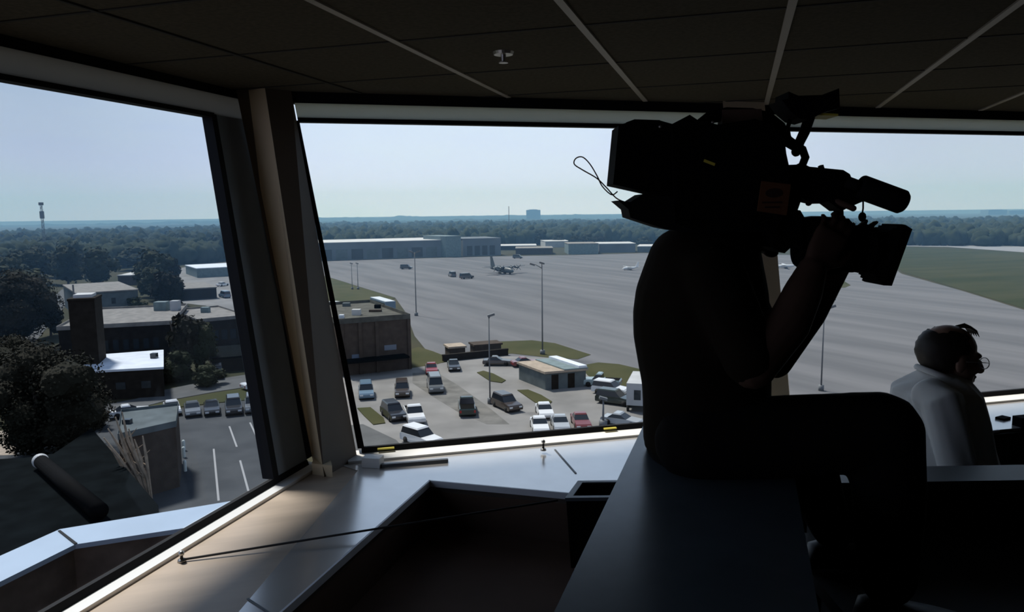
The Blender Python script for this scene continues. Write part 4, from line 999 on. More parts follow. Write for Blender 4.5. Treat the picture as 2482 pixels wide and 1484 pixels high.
# hangars and sheds beyond the apron
bldg('hangar', (770, 633), (1074, 623), 590, 574, M['wall_steel'], M['roof_pale'], 'long blue grey hangar with pale roof beyond the apron', cat='hangar', depth_max=45, windows=[(.02+.12*i, .11+.12*i, .05, .62, M['wall_grey'] if i % 2 else M['win_dark']) for i in range(8)])
bldg('hangar', (1081, 624), (1118, 622), 574, 568, M['roof_teal'], M['roof_teal'], 'tall dark block at the end of the long hangar', cat='hangar', depth_max=24)
bldg('hangar', (1123, 622), (1214, 619), 580, 574, M['wall_steel'], M['wall_steel'], 'second hangar with dull roof right of the tall block', cat='hangar', depth_max=30, windows=[(.1+.2*i, .24+.2*i, .05, .6, M['win_dark']) for i in range(4)])
for a, c, yt, yb_, w_, r_, lab in (
    ((1212, 607), (1300, 606), 597, 592, 'brick_dark', 'roof_pale', 'low pale roofed shed right of the second hangar'),
    ((1322, 600), (1382, 599), 586, 580, 'wall_pale', 'roof_pale', 'small white shed in front of the woods'),
    ((1378, 617), (1450, 616), 592, 588, 'roof_teal', 'roof_gravel', 'dark box shaped shed at the far edge of the apron'),
    ((1452, 613), (1540, 612), 592, 586, 'wall_steel', 'roof_pale', 'long pale roofed shed left of the cameraman'),
    ((1250, 618), (1340, 617), 603, 599, 'brick', 'roof_gravel', 'low brown shed at the far edge of the apron'),
    ((1545, 612), (1640, 612), 598, 592, 'wall_grey', 'roof_pale', 'pale shed beyond the apron behind the cameraman')):
    bldg('shed', a, c, yt, yb_, M[w_], M[r_], lab, cat='shed', depth_max=25)
b_ = thing('box_trailer', 'big white box trailer parked beside the cameraman', 'trailer', G(1545, 1005))
p0, p1 = G(1518, 1000), G(1585, 1004); e_ = (p1-p0).normalized(); n_ = V((-e_.y, e_.x, 0))
b = MB(); b.prism([p+Z*.9 for p in (p0, p0+e_*2.6, p0+e_*2.6+n_*7, p0+n_*7)], [p+Z*3.6 for p in (p0, p0+e_*2.6, p0+e_*2.6+n_*7, p0+n_*7)]); b.build('box', M['wall_pale'], b_, bevel=.08)
for f in (.6, 5.8):
    for s_ in (.0, 2.35):
        w_ = p0+e_*s_+n_*f+Z*.45; b = MB(); b.tube([w_, w_+e_*.25], .45, 16); b.build('wheel', M['tyre'], b_, True)
MB().prism(*[[p+Z*z_ for p in (p0+e_*.9-n_*.04, p0+e_*1.7-n_*.04, p0+e_*1.7+n_*.02, p0+e_*.9+n_*.02)] for z_ in (1.6, 2.8)]).build('hatch', M['win_dark'], b_)

# ------------------------------------------------------------------ poles and masts
def lamp(px, pyb, pyt, label, arms, r=.16):
    p = G(px, pyb); h = at_y(proj(p)[0], pyt, p.y).z - p.z
    o = thing('lamp_pole', label, 'lamp pole', p)
    b = MB(); b.tube([p, p+Z*.8], r*2.2, 10); b.build('base', M['pole'], o, True)
    b = MB(); r *= .66; b.tube([p, p+Z*h], [r, r*.7], 10); b.build('pole', M['pole'], o, True)
    for dx, dz in arms:
        b = MB(); b.tube([p+Z*(h-.4), p+Z*(h+dz)+X*dx*.7], r*.5, 8); b.build('arm', M['pole'], o, True)
        b = MB(); b.box(p+Z*(h+dz)+X*dx, (.9, .5, .28), Matrix.Rotation(-.3 if dx > 0 else .3, 3, 'Y')); b.build('lamp_head', M['pole'], o, bevel=.05)
    return o
lamp(1009, 766, 612, 'tall floodlight pole left of centre on the apron edge', ((-.9, .2), (.9, .2)), .2)
lamp(1315, 860, 645, 'tall floodlight pole on the grass bank behind the hut', ((-1.6, .3), (.0, .5)), .2)
lamp(1188, 980, 766, 'dark lamp pole in the middle of the parking lot', ((.3, .1),), .15)
lamp(1990, 948, 733, 'floodlight pole between the cameraman and the seated man', ((1.0, -.6), (.9, .3), (-.3, -.9)), .16)
lamp(868, 702, 640, 'pair of thin poles on the far verge, right one', ((.0, .2),), .18)
lamp(854, 702, 640, 'pair of thin poles on the far verge, left one', ((.0, .2),), .16)
lamp(1462, 1036, 968, 'short pole at the lower right of the lot', ((.0, .1),), .22)
p = G(1234, 575); o = tag(MB().tube([p, p+Z*(at_y(1234, 500, p.y).z-p.z)], .35, 8).build('mast', M['pole'], None, True), 'very thin distant mast left of the hazy tower block', 'mast')

# ------------------------------------------------------------------ vehicles
def car(kind, col, px, py, qx, qy, label, nm=None):
    Lb, Wb, Hb, Hc = {'suv': (4.8, 1.95, 1.05, 1.85), 'sedan': (4.6, 1.8, .90, 1.45), 'pickup': (5.4, 2.0, 1.05, 1.85), 'van': (5.2, 2.0, 1.15, 2.1)}[kind]
    p = G(px, py); d = G(qx, qy)-p
    t = thing(nm or {'suv': 'car', 'sedan': 'car', 'pickup': 'pickup_truck', 'van': 'van'}[kind], label, {'pickup': 'truck', 'van': 'van'}.get(kind, 'car'), (0, 0, 0))
    l, w, z0 = Lb/2, Wb/2, .28
    def prof(pts, hw, top_in=0.0):
        return [V((x, -(hw-(top_in if k else 0)), z)) for x, z, k in pts], [V((x, hw-(top_in if k else 0), z)) for x, z, k in pts]
    b = MB()
    hood = Hb*.93
    body = [(-l, z0+.1, 0), (-l+.1, z0, 0), (l-.1, z0, 0), (l, z0+.15, 0), (l, hood-.25, 0), (l-.18, hood-.06, 1), (l*.42, Hb, 1), (-l+.12, Hb, 1), (-l, Hb-.15, 0)]
    b.prism(*prof(body, w, .06)); b.build('body', P[col], t, bevel=.05)
    x0, x1, f0, f1 = {'suv': (-l+.08, l*.42, .20, .75), 'sedan': (-l+.75, l*.36, .65, .85), 'pickup': (-l*.08, l*.45, .12, .62), 'van': (-l+.05, l*.62, .08, .7)}[kind]
    gz = Hb-.03; rz_ = Hc-.12
    cab = [(x0, gz, 0), (x1, gz, 0), (x1-f1, rz_, 1), (x0+f0, rz_, 1)]
    b = MB(); b.prism(*prof(cab, w-.08, .14)); b.build('window', M['car_glass'], t)
    b = MB(); b.prism([V((x0+f0-.05, -w+.2, rz_-.02)), V((x1-f1+.08, -w+.2, rz_-.02)), V((x1-f1+.08, w-.2, rz_-.02)), V((x0+f0-.05, w-.2, rz_-.02))],
                      [V((x0+f0+.08, -w+.3, Hc)), V((x1-f1-.08, -w+.3, Hc)), V((x1-f1-.08, w-.3, Hc)), V((x0+f0+.08, w-.3, Hc))]); b.build('roof', P[col], t, bevel=.03)
    if kind == 'pickup':
        b = MB(); b.box((-l*.55, 0, Hb+.01), (l*.78, Wb-.35, .03)); b.build('cargo_bed', M['black'], t)
    for sx in (-1, 1):
        for sy in (-1, 1):
            c = V((sx*l*.62, sy*(w-.10), .36)); b = MB(); b.tube([c-Y*.12, c+Y*.12], .36, 18); b.build('wheel', M['tyre'], t, True)
    for sy in (-1, 1):
        MB().box((l-.02, sy*(w-.32), hood-.30), (.06, .42, .18)).build('headlight', M['lamp_white'], t)
        MB().box((-l+.0, sy*(w-.16), Hb-.32), (.05, .2, .3)).build('tail_light', M['lamp_red'], t)
    t.location = V((p.x, p.y, GZ+.08)); t.rotation_euler = (0, 0, math.atan2(d.y, d.x))
    return t
# parked along the grass strip, side window (left to right)
car('sedan', 'white', 418, 1001, 428, 1030, 'small pale car at the left end of the row under the side window')
car('sedan', 'grey', 467, 1004, 474, 1040, 'grey sedan second from the left in the row under the side window')
car('sedan', 'black', 514, 1001, 518, 1040, 'black car in the middle of the row with a bright windscreen')
car('suv', 'black', 567, 1000, 571, 1040, 'big dark car fourth in the row under the side window')
car('suv', 'grey', 614, 995, 617, 1040, 'grey car at the right end of the row by the jamb')
car('sedan', 'white', 316, 1010, 360, 1004, 'white roofed car apart from the row behind the bare tree')
car('suv', 'black', 526, 915, 519, 960, 'dark car parked by the bushes at the curved drive')
car('sedan', 'white', 574, 884, 600, 894, 'white and dark car at the small flat building')
car('sedan', 'white', 627, 941, 655, 936, 'white car on the curved drive near the window jamb')
car('van', 'blue', 545, 722, 520, 716, 'pale blue van on the distant grey lot')
car('sedan', 'white', 540, 694, 570, 690, 'white car near the long white roofed shed')
# concrete lot, front window
car('suv', 'blue', 888, 962, 893, 1010, 'blue grey car nearest the corner column')
car('suv', 'brown', 975, 958, 978, 1010, 'dark car with a white roof glint below the brown brick building')
car('suv', 'black', 954, 1014, 990, 1044, 'black off-road car beside the grass traffic island')
car('pickup', 'white', 1004, 1018, 1020, 1050, 'white fronted truck right of the black off-road car')
car('suv', 'white', 1022, 1078, 1060, 1090, 'white car nearest the sill at the front window')
car('pickup', 'green', 1132, 1000, 1126, 960, 'dark green pickup truck seen from behind on the stained lane')
car('suv', 'brown', 1228, 992, 1262, 1008, 'dark brown car standing alone right of the pickup truck')
car('sedan', 'red', 1046, 904, 1052, 940, 'small red car at the back of the lot')
car('sedan', 'black', 1100, 896, 1108, 920, 'small black car right of the red car')
car('sedan', 'white', 1320, 1008, 1338, 1046, 'white car in the group of cars above the front sill, rear one')
car('sedan', 'white', 1308, 1044, 1322, 1084, 'white car in the group above the front sill, nearest one')
car('sedan', 'silver', 1358, 1040, 1374, 1080, 'silver car in the group above the front sill, middle one')
car('sedan', 'maroon', 1408, 1034, 1428, 1072, 'maroon car with a pale roof glint in the group above the sill')
car('sedan', 'silver', 1508, 1032, 1550, 1038, 'silver car in front of the white box trailer')
car('suv', 'white', 1480, 956, 1512, 960, 'white car with dark windows beyond the short pole')
car('pickup', 'teal', 1458, 937, 1425, 935, 'pale teal truck at the corner of the hut')
car('suv', 'green', 1492, 980, 1522, 984, 'dark green car right of the white car beyond the short pole')
car('sedan', 'brown', 1206, 886, 1240, 886, 'dark low car in front of the low dark wall')
car('sedan', 'maroon', 1274, 888, 1300, 886, 'dark red car left of the tan roofed hut')
car('van', 'grey', 1055, 947, 1068, 985, 'grey van on the stained lane, half way along')
car('van', 'black', 985, 653, 1010, 653, 'small dark vehicle far out on the left of the apron')
car('van', 'grey', 1096, 671, 1060, 660, 'grey vehicle on the apron left of the transport aircraft')
car('van', 'black', 1131, 676, 1160, 674, 'dark low vehicle on the apron near the transport aircraft')
car('van', 'black', 1255, 627, 1290, 627, 'dark vehicle behind the transport aircraft')
car('van', 'white', 818, 752, 850, 756, 'white van beside the roof of the brown brick building')
# the long bluish trailer bus
t = thing('bus', 'long white and blue bus behind the brown brick building', 'bus', (0, 0, 0))
b = MB(); b.box((0, 0, 1.75), (12, 2.6, 2.6)); b.build('body', P['blue'], t, bevel=.15)
b = MB(); b.box((0, 0, 3.08), (11.8, 2.4, .12)); b.build('roof', P['white'], t)
b = MB(); b.box((0, 0, 2.25), (11.4, 2.66, .8)); b.build('window', M['car_glass'], t)
for sx in (-4, 4):
    for sy in (-1.1, 1.1): b = MB(); b.tube([(sx, sy-.15, .5), (sx, sy+.15, .5)], .5, 16); b.build('wheel', M['tyre'], t, True)
p, d = G(928, 756), G(958, 772)-G(890, 748); t.location = V((p.x, p.y, GZ+.08)); t.rotation_euler = (0, 0, math.atan2(d.y, d.x))

# aircraft
def aircraft(label, p, ang, s, m, engines, white=False):
    t = thing('aircraft', label, 'aircraft', (0, 0, 0))
    b = MB(); prof = [(-10.5, .15, 2.9), (-8, .7, 2.7), (-4, 1.35, 2.2), (3, 1.45, 2.0), (6.5, 1.35, 2.0), (8.3, .95, 1.8), (9.3, .3, 1.55)]
    rings = [oval(V((x, 0, z)), Y*r, Z*r, 16, 2) for x, r, z in prof]
    b.loft(rings); b.build('fuselage', m, t, True)
    for sg in (-1, 1):
        b = MB(); b.prism([V((3, 0, 3.2)), V((-.2, 0, 3.2)), V((.5, sg*12.5, 3.55)), V((2.0, sg*12.5, 3.55))], [V((3, 0, 3.6)), V((-.2, 0, 3.5)), V((.5, sg*12.5, 3.65)), V((2.0, sg*12.5, 3.7))]); b.build('wing', m, t)
        b = MB(); b.prism([V((-7.2, 0, 3.2)), V((-9.8, 0, 3.2)), V((-9.6, sg*4.4, 3.3)), V((-8.4, sg*4.4, 3.3))], [V((-7.2, 0, 3.4)), V((-9.8, 0, 3.35)), V((-9.6, sg*4.4, 3.4)), V((-8.4, sg*4.4, 3.42))]); b.build('tailplane', m, t)
        for y in engines:
            b = MB(); b.tube([(-.4, sg*y, 3.15), (1.2, sg*y, 3.1), (3.6, sg*y, 3.05), (4.5, sg*y, 3.05)], [.25, .55, .55, .2], 12); en = b.build('engine', m, t, True)
            for k in range(4):
                a = PI/4 + k*PI/2; b = MB(); b.box((4.3, sg*y+math.cos(a)*.95, 3.05+math.sin(a)*.95), (.06, .22, 1.7), Matrix.Rotation(-(a-PI/2), 3, 'X') if False else Matrix.Rotation(a-PI/2, 3, 'X')); b.build('propeller_blade', M['black'], en)
    b = MB(); b.prism([V((-6.6, -.16, 3.2)), V((-10.4, -.16, 3.2)), V((-10.9, -.1, 8.4)), V((-9.2, -.1, 8.4))], [V((-6.6, .16, 3.2)), V((-10.4, .16, 3.2)), V((-10.9, .1, 8.4)), V((-9.2, .1, 8.4))]); b.build('tail_fin', m, t)
    for x, y in ((6.5, 0), (.5, 1.5), (.5, -1.5), (-.8, 1.5), (-.8, -1.5)):
        b = MB(); b.tube([(x, y-.2, .45), (x, y+.2, .45)], .45, 12); b.build('wheel', M['tyre'], t, True)
        b = MB(); b.tube([(x, y, .5), (x, y, 1.4)], .15, 6); b.build('landing_gear_strut', m, t)
    t.location = V((p.x, p.y, GZ+.06)); t.rotation_euler = (0, 0, ang); t.scale = (s, s, s)
    return t
M['plane_grey'] = mat('dark grey aircraft paint', (0.06, 0.075, 0.085), 0.5)
aircraft('dark grey four engine propeller transport aircraft parked on the apron', G(1218, 664), math.radians(-55), .80, M['plane_grey'], (3.2, 6.8))
aircraft('small white aircraft on the apron left of the cameraman', G(1527, 655), math.radians(200), .38, P['white'], (3.2,))
aircraft('small pale aircraft seen between chest and arm of the cameraman', G(1905, 651), math.radians(170), .45, P['white'], (3.2,))

# ------------------------------------------------------------------ trees
def crown_mesh(nleaf, seed, core=.72, kind='round', leaf=.055):
    """crown of unit height 1 and unit radius 1/2: an uneven leafy mass"""
    rs = np.random.RandomState(seed)
    bm = bmesh.new()
    clumps = []
    for k in range(16):
        u = rs.uniform(-1, 1); a = rs.uniform(0, 2*PI); rr = rs.uniform(.15, .30)
        z = .5+.36*u; w = {'round': .30*math.sqrt(max(.05, 1-u*u))+.06, 'cone': .30*(1-(u+1)/2)+.04, 'tall': .22}[kind]
        clumps.append((math.cos(a)*w*rs.uniform(.4, 1), math.sin(a)*w*rs.uniform(.4, 1), z, rr*(.75 if kind != 'round' else .95)))
    for c in clumps:
        g = bmesh.ops.create_icosphere(bm, subdivisions=2, radius=c[3]*core, matrix=Matrix.Translation(V(c[:3])))
        for v in g['verts']:
            d = v.co-V(c[:3]); v.co = V(c[:3]) + d*(1+.35*mnoise.noise(v.co*9+V((seed, 0, 0))))
    per = nleaf//len(clumps)
    for c in clumps:
        for i in range(per):
            d = rs.normal(size=3); d /= np.linalg.norm(d)
            p = V(c[:3]) + V(d)*c[3]*rs.uniform(.72, 1.08)
            t = V(rs.normal(size=3)).normalized(); n = (V(d)+V(rs.normal(size=3))*.6).normalized(); t = (t-n*t.dot(n)).normalized(); s = n.cross(t)
            w = leaf*rs.uniform(.6, 1.3)
            bm.faces.new([bm.verts.new(p+t*w), bm.verts.new(p+s*w*.6), bm.verts.new(p-t*w), bm.verts.new(p-s*w*.6)])
    me = bpy.data.meshes.new('crown'); bm.to_mesh(me); bm.free(); return me
CROWNS = [crown_mesh(1400, 1), crown_mesh(1400, 2), crown_mesh(1400, 3), crown_mesh(1400, 4, kind='cone'), crown_mesh(2600, 5, kind='tall', leaf=.05)]
CRBIG = crown_mesh(16000, 11, leaf=.015)
for i, me in enumerate(CROWNS): me.materials.append(M['leaf'] if i < 3 else M['leaf_dark'])
CRBIG.materials.append(M['leaf_dark'])
tr_b = MB(); tr_b.tube([(0, 0, 0), (.01, 0, .25), (-.01, .01, .6)], [.035, .026, .012], 8)
_tr = tr_b.build('trunk', M['bark']); TRM = _tr.data; bpy.data.objects.remove(_tr)
def tree(p, h, w, label, group=None, ci=None, me=None, trunk_show=.12):
    t = thing('tree', label, 'tree', p, group=group)
    m_ = me or CROWNS[ci if ci is not None else random.randrange(3)]
    o = bpy.data.objects.new('crown', m_); COL.objects.link(o); o.parent = t
    o.location = (0, 0, h*trunk_show); o.scale = (w*1.15, w*1.15, h*(1-trunk_show)); o.rotation_euler = (0, 0, random.uniform(0, 6))
    o = bpy.data.objects.new('trunk', TRM); COL.objects.link(o); o.parent = t; o.scale = (h*.9, h*.9, h)
    return t
def tree_px(px, pyb, pyt, wpx, label, group=None, ci=None, me=None, ts=.10):
    p = G(px, pyb); d = p.y; h = at_y(px, pyt, d).z-p.z
    w = wpx/F_PX*(d*CP+24*SP)
    return tree(p, h, w, label, group, ci, me, ts)
tree_px(98, 1108, 838, 275, 'large dark leafy tree in front of the brick tower at the left', me=CRBIG, ts=.04)
tree_px(20, 960, 815, 150, 'dark leafy tree behind the large tree at the left edge', me=CRBIG, ts=.03)
tree_px(228, 1040, 985, 90, 'small dark bush at the right foot of the large tree', me=CRBIG, ts=.0)
tree_px(18, 830, 655, 190, 'broad tree at the left edge beside the pale lane', me=CRBIG, ts=.04)
tree_px(60, 770, 660, 120, 'tree right of the broad tree beside the pale lane', ci=1)
tree_px(124, 815, 712, 88, 'dark cone shaped tree between the lane and the brick tower', ci=3, ts=.02)
tree_px(404, 742, 640, 100, 'tall dark tree right of the grey green block building', ci=4, ts=.02)
tree_px(425, 745, 690, 40, 'small dark tree beside the tall dark one', ci=3, ts=.02)
tree_px(458, 905, 738, 125, 'tall dark tree with pale forked trunk in front of the gravel roof', ci=4, ts=.22)
tree_px(496, 905, 790, 70, 'dark tree right of the forked tree', ci=1, ts=.05)
tree_px(430, 925, 850, 80, 'dark shrub left of the curved drive', ci=0, ts=.0)
tree_px(505, 935, 885, 80, 'low dark shrub beside the curved drive', ci=2, ts=.0)
tree_px(330, 762, 720, 50, 'dark bush at the corner of the grey green block building', ci=0, ts=.0)
tree_px(166, 690, 596, 84, 'tree behind the pale lane, left of a similar round tree', ci=0)
tree_px(243, 692, 606, 88, 'round tree left of the reddish building', ci=2)
tree_px(100, 690, 612, 70, 'tree at the bend of the pale lane', ci=1)
tree_px(330, 655, 600, 90, 'tree behind the reddish building', ci=1)
# forked pale trunk
p = G(456, 908); hv = at_y(456, 770, p.y).z-p.z
ft_ = thing('forked_tree', 'pale forked bare trunk standing in front of the dark tree', 'tree', p-Y*1.2)
for dx in (-1.6, 1.5):
    b = MB(); b.tube([p-Y*1.2+V((dx*.1, 0, 0)), p-Y*1.2+V((dx*.35, 0, hv*.35)), p-Y*1.2+V((dx, -.2, hv*.95))], [.28, .2, .08], 8, True); b.build('limb', M['bark'], ft_, True)
# bare pale shrub against the brown wall
random.seed(5)
p = G(368, 1232); bt = thing('bare_tree', 'bare pale branched tree against the brown brick wall', 'tree', p)
tops = [(252, 1062), (262, 1040), (280, 1012), (296, 1000), (312, 1040), (326, 1066), (346, 1058), (268, 1084), (290, 1052)]
for i, (px, py) in enumerate(tops):
    q_ = at_y(px, py, p.y-.1+.15*(i % 4))
    pts = [p+V((.05*(i-4), 0, 0)), p.lerp(q_, .35)+V((.25*math.sin(i*2.1), .1, .2)), p.lerp(q_, .7)+V((.2*math.sin(i*1.3+1), -.1, .1)), q_]
    b = MB(); b.tube(pts, [.07, .11, .13, .05], 8, True)
    for k in range(3):
        s0 = p.lerp(q_, .45+.15*k); b.tube([s0, s0+V((random.uniform(-.7, .7), random.uniform(-.2, .2), random.uniform(.3, .9)))], [.06, .02], 6, True)
    b.build('branch', M['bark_pale'], bt, True)
# individual trees of the middle distance
random.seed(21); cnt_t = 0
busy = [(185, 360, 640, 790), (282, 380, 645, 705), (428, 600, 625, 780), (-30, 90, 630, 655)]
def free(px, py): return not any(a <= px <= c and e0 <= py <= e1 for a, c, e0, e1 in busy)
spots = []
tries = 0
while len(spots) < 95 and tries < 4000:
    tries += 1
    px = random.uniform(-60, 560); py = 600 + 130*random.random()**1.6
    if px > 430 and py > 622: continue
    if not free(px, py): continue
    if 90 < px < 200 and py > 695: continue
    p = G(px, py)
    if any((p-s).length < 6 for s in spots): continue
    spots.append(p)
spots.sort(key=lambda p: -p.length)
for p in spots:
    far = p.length > 330
    tree(p, random.uniform(8, 13), random.uniform(8, 12), 'dark green tree of the woods on the left beyond the rooftops', 'trees of the woods on the left', random.choice((0, 1, 2, 0, 4)))
for px, py, yt, w in ((1395, 600, 572, 26), (1425, 598, 566, 30), (1450, 596, 568, 30), (1352, 596, 568, 26), (1290, 592, 560, 30), (1310, 594, 556, 34), (1560, 600, 575, 30)):
    tree_px(px, py, yt, w*1.3, 'dark tree behind the sheds at the far edge of the apron', 'trees behind the far sheds', random.choice((0, 1, 4)))

# ------------------------------------------------------------------ woods and hills
def ico(sub):
    bm = bmesh.new(); bmesh.ops.create_icosphere(bm, subdivisions=sub, radius=1)
    v = np.array([x.co[:] for x in bm.verts]); f = np.array([[w.index for w in x.verts] for x in bm.faces]); bm.free(); return v, f
IV, IF = ico(2)
def woods(name, n, az0, az1, d0f, d1, label, seed):
    rs = np.random.RandomState(seed)
    az = np.radians(rs.uniform(az0, az1, n)); d0 = np.array([d0f(math.degrees(a)) for a in az])
    D = d0*(d1/d0)**(rs.uniform(0, 1, n)**1.0)
    R_ = (2.6+D*.0027)*rs.uniform(.7, 1.3, n); Hh = rs.uniform(3.8, 5.6, n)*(1+.3*(rs.uniform(0, 1, n) > .9))
    cx, cy = np.sin(az)*D, np.cos(az)*D
    vv = IV[None]*(1+.13*rs.normal(size=(n, len(IV), 1)))
    vv = vv*np.stack([R_, R_, Hh], 1)[:, None, :] + np.stack([cx, cy, GZ+Hh*.9], 1)[:, None, :]
    ff = (IF[None]+(np.arange(n)*len(IV))[:, None, None]).reshape(-1, 3)
    me = bpy.data.meshes.new(name); me.from_pydata(vv.reshape(-1, 3).tolist(), [], ff.tolist()); me.materials.append(M['leaf_far']); me.polygons.foreach_set('use_smooth', [True]*len(me.polygons))
    o = bpy.data.objects.new(name, me); COL.objects.link(o)
    return tag(o, label, 'woods', kind='stuff')
def start(a):
    pts = [(-50, 360), (-36, 380), (-22, 420), (-15, 520), (-2, 520), (2, 560), (10, 560), (20, 545), (26, 540), (50, 560)]
    for (a0, v0), (a1, v1) in zip(pts, pts[1:]):
        if a0 <= a <= a1: return v0+(v1-v0)*(a-a0)/(a1-a0)
    return 500
woods('woods', 8500, -46, -14, start, 1150, 'dense woods stretching to the horizon on the left', 1)
woods('woods', 6500, -15, 12, start, 1350, 'belt of woods behind the hangars', 2)
woods('woods', 5500, 11, 46, start, 1300, 'woods beyond the airfield grass on the right', 3)
def drop(a):
    pts = [(-50, 15), (-34, 13), (-20, 9), (-14, 6), (-5, 5), (5, 6.5), (12, 9), (20, 13), (32, 17), (50, 20)]
    for (a0, v0), (a1, v1) in zip(pts, pts[1:]):
        if a0 <= a <= a1: return v0+(v1-v0)*(a-a0)/(a1-a0)
    return 10
def hills(D, extra, seed, label):
    rs = np.random.RandomState(seed); vs, fs = [], []; n = 420
    bump = np.convolve(rs.normal(size=n+12), np.ones(5)/5, 'same')*2.6 + np.convolve(rs.normal(size=n+12), np.ones(2)/2, 'same')*1.3
    for i in range(n):
        a = -48+96*i/(n-1); z = EYE.z - D*(drop(a)+extra)/F_PX + bump[i]
        s, c = math.sin(math.radians(a)), math.cos(math.radians(a))
        for k, (dd, zz_) in enumerate(((-500, GZ-12), (-60, z-5), (0, z), (90, z-1), (600, GZ-12))):
            vs.append((s*(D+dd), c*(D+dd), zz_ + (rs.normal()*1.0 if k in (1, 3) else 0)))
    for i in range(n-1):
        for k in range(4): a = i*5+k; fs.append((a, a+5, a+6, a+1))
    me = bpy.data.meshes.new('hill'); me.from_pydata(vs, [], fs); me.materials.append(M['leaf_far'])
    o = bpy.data.objects.new('hill', me); COL.objects.link(o); return tag(o, label, 'hill', kind='structure')
hills(3000, 0, 4, 'farthest wooded ridge along the horizon')
hills(2100, 9, 5, 'nearer wooded ridge below the horizon line')
# distant tower block and low blocks on the horizon
def far_block(x0, x1, yt, D, label):
    a, c = at_y(x0, 525, D), at_y(x1, 525, D); zt_ = at_y((x0+x1)/2, yt, D).z
    t = thing('office_block', label, 'building', V(((a.x+c.x)/2, D, GZ)))
    MB().box(((a.x+c.x)/2, D+20, (zt_+GZ)/2), (c.x-a.x, 40, zt_-GZ)).build('wall', M['wall_grey'], t)
    MB().box(((a.x*.8+c.x*.2+a.x*0)+ (c.x-a.x)*.3, D+20, zt_+.8), ((c.x-a.x)*.6, 30, 1.6)).build('roof_plant', M['wall_grey'], t)
    for k in range(3): MB().box(((a.x+c.x)/2, D+.2, zt_-3-4.2*k), ((c.x-a.x)*.9, .8, 1.6)).build('window_band', M['wall_grey'], t)
far_block(1276, 1310, 509, 2350, 'hazy tower block standing above the horizon in the centre')
far_block(2395, 2440, 509, 2350, 'hazy office block on the horizon at the right, left one')
far_block(2446, 2500, 511, 2400, 'hazy office block on the horizon at the right edge')
HAZE = True
# ------------------------------------------------------------------ sun, sky, haze
SUN_AZ, SUN_EL = math.radians(-44), math.radians(58)
sun_d = bpy.data.lights.new('sun', 'SUN'); sun_d.energy = 5.0; sun_d.angle = math.radians(7); sun_d.color = (1.0, 0.95, 0.87)
sun = bpy.data.objects.new('sun', sun_d); COL.objects.link(sun)
sdir = V((math.sin(SUN_AZ)*math.cos(SUN_EL), math.cos(SUN_AZ)*math.cos(SUN_EL), math.sin(SUN_EL)))
sun.rotation_euler = (-sdir).to_track_quat('-Z', 'Y').to_euler()
sun.location = (-30, 40, 60)

wd = bpy.data.worlds.new('sky'); S.world = wd; wd.use_nodes = True
nt = wd.node_tree; nt.nodes.clear(); N = nt.nodes.new; L = nt.links.new
out = N('ShaderNodeOutputWorld'); bg = N('ShaderNodeBackground'); L(bg.outputs[0], out.inputs[0])
tc = N('ShaderNodeTexCoord'); sep = N('ShaderNodeSeparateXYZ'); L(tc.outputs['Generated'], sep.inputs[0])
# blue to white base by height
rz = N('ShaderNodeMapRange'); rz.inputs['From Min'].default_value = 0.0; rz.inputs['From Max'].default_value = 0.55
L(sep.outputs['Z'], rz.inputs['Value'])
ramp = N('ShaderNodeValToRGB'); r = ramp.color_ramp
r.elements[0].position = 0.0; r.elements[0].color = (0.76, 0.75, 1.0, 1)
r.elements[1].position = 1.0; r.elements[1].color = (0.17, 0.25, 0.40, 1)
for pos_, c_ in ((0.158, (0.60, 0.65, 0.84)), (0.316, (0.485, 0.595, 0.735)), (0.62, (0.36, 0.47, 0.68))):
    e = r.elements.new(pos_); e.color = (*c_, 1)
L(rz.outputs[0], ramp.inputs[0])
# cloud layers
mp = N('ShaderNodeMapping'); mp.inputs['Scale'].default_value = (2.2, 2.2, 9.0); mp.inputs['Location'].default_value = (3.1, 1.2, 0.4)
L(tc.outputs['Generated'], mp.inputs[0])
nz = N('ShaderNodeTexNoise'); nz.inputs['Scale'].default_value = 1.6; nz.inputs['Detail'].default_value = 6; nz.inputs['Roughness'].default_value = 0.55
L(mp.outputs[0], nz.inputs['Vector'])
cr = N('ShaderNodeValToRGB'); cr.color_ramp.elements[0].position = 0.42; cr.color_ramp.elements[1].position = 0.70
L(nz.outputs['Fac'], cr.inputs[0])
mc = N('ShaderNodeMix'); mc.data_type = 'RGBA'; mc.blend_type = 'MIX'
mcf = N('ShaderNodeMath'); mcf.operation = 'MULTIPLY'; mcf.inputs[1].default_value = 0.62; L(cr.outputs[0], mcf.inputs[0])
L(mcf.outputs[0], mc.inputs['Factor']); L(ramp.outputs[0], mc.inputs['A']); mc.inputs['B'].default_value = (0.64, 0.71, 0.80, 1)
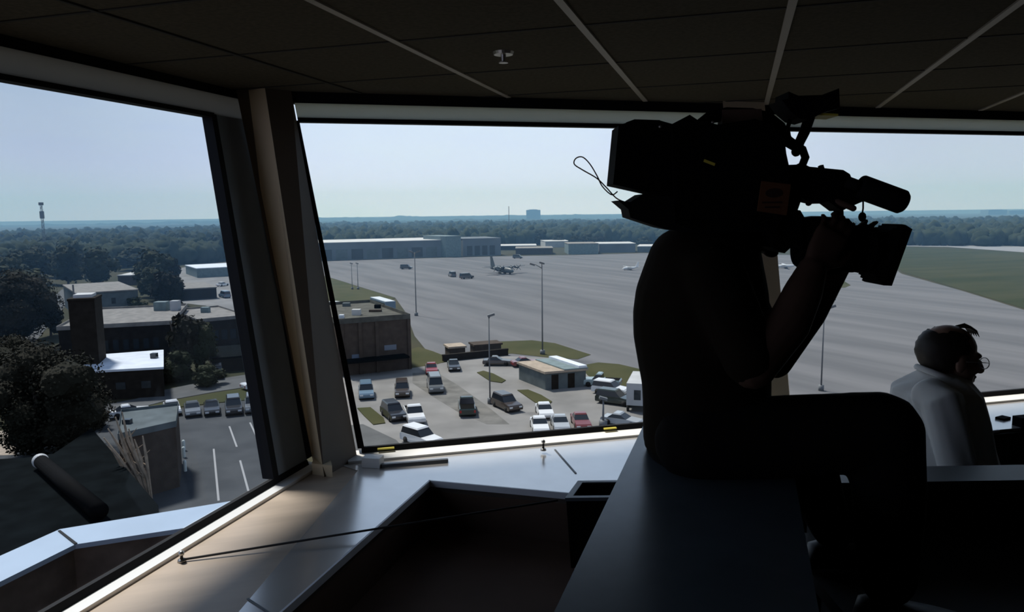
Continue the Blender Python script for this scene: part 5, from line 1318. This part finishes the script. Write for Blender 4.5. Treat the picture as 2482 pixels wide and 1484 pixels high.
# bright veil of thin cloud in front of the tower
dot = N('ShaderNodeVectorMath'); dot.operation = 'DOT_PRODUCT'; gd = V((-0.03, 0.985, 0.13)).normalized(); dot.inputs[1].default_value = gd
L(tc.outputs['Generated'], dot.inputs[0])
vr = N('ShaderNodeMapRange'); vr.interpolation_type = 'SMOOTHSTEP'; vr.inputs['From Min'].default_value = 0.86; vr.inputs['From Max'].default_value = 1.0
L(dot.outputs['Value'], vr.inputs['Value'])
vm = N('ShaderNodeMath'); vm.operation = 'MULTIPLY_ADD'; vm.inputs[1].default_value = 0.34; vm.inputs[2].default_value = 1.0; L(vr.outputs[0], vm.inputs[0])
mv = N('ShaderNodeMix'); mv.data_type = 'RGBA'; mv.blend_type = 'MULTIPLY'; mv.inputs['Factor'].default_value = 1.0; mv.clamp_result = False
L(mc.outputs['Result'], mv.inputs['A']); cmb = N('ShaderNodeCombineColor')
for k in range(3): L(vm.outputs[0], cmb.inputs[k])
L(cmb.outputs[0], mv.inputs['B'])
L(mv.outputs['Result'], bg.inputs['Color']); bg.inputs['Strength'].default_value = 1.0

if HAZE:
    hm = bpy.data.materials.new('haze air'); hm.use_nodes = True; h = hm.node_tree; h.nodes.clear()
    ho = h.nodes.new('ShaderNodeOutputMaterial'); hs = h.nodes.new('ShaderNodeVolumeScatter')
    hs.inputs['Color'].default_value = (0.30, 0.60, 1.0, 1); hs.inputs['Density'].default_value = 4.2e-4; hs.inputs['Anisotropy'].default_value = 0.1
    ha_ = h.nodes.new('ShaderNodeVolumeAbsorption'); ha_.inputs['Color'].default_value = (0.75, 1, 1, 1); ha_.inputs['Density'].default_value = 3.2e-4
    hx = h.nodes.new('ShaderNodeAddShader'); h.links.new(hs.outputs[0], hx.inputs[0]); h.links.new(ha_.outputs[0], hx.inputs[1])
    h.links.new(hx.outputs[0], ho.inputs['Volume'])
    b = MB(); b.box((0, 1745, GZ+55), (9000, 3290, 130))
    hz = b.build('haze', hm); tag(hz, 'thin blue summer haze over the airfield and woods', 'haze', kind='stuff')

vs = S.view_settings; vs.view_transform = 'Standard'; vs.look = 'None'; vs.gamma = 1.0; vs.use_curve_mapping = False; vs.exposure = 0.0
S.cycles.use_denoising = True; S.cycles.pixel_filter_type = 'BLACKMAN_HARRIS'; S.cycles.filter_width = 2.2
S.cycles.max_bounces = 8; S.cycles.diffuse_bounces = 4; S.cycles.glossy_bounces = 3; S.cycles.transparent_max_bounces = 12
S.cycles.volume_bounces = 0
S.cycles.caustics_reflective = False; S.cycles.caustics_refractive = False
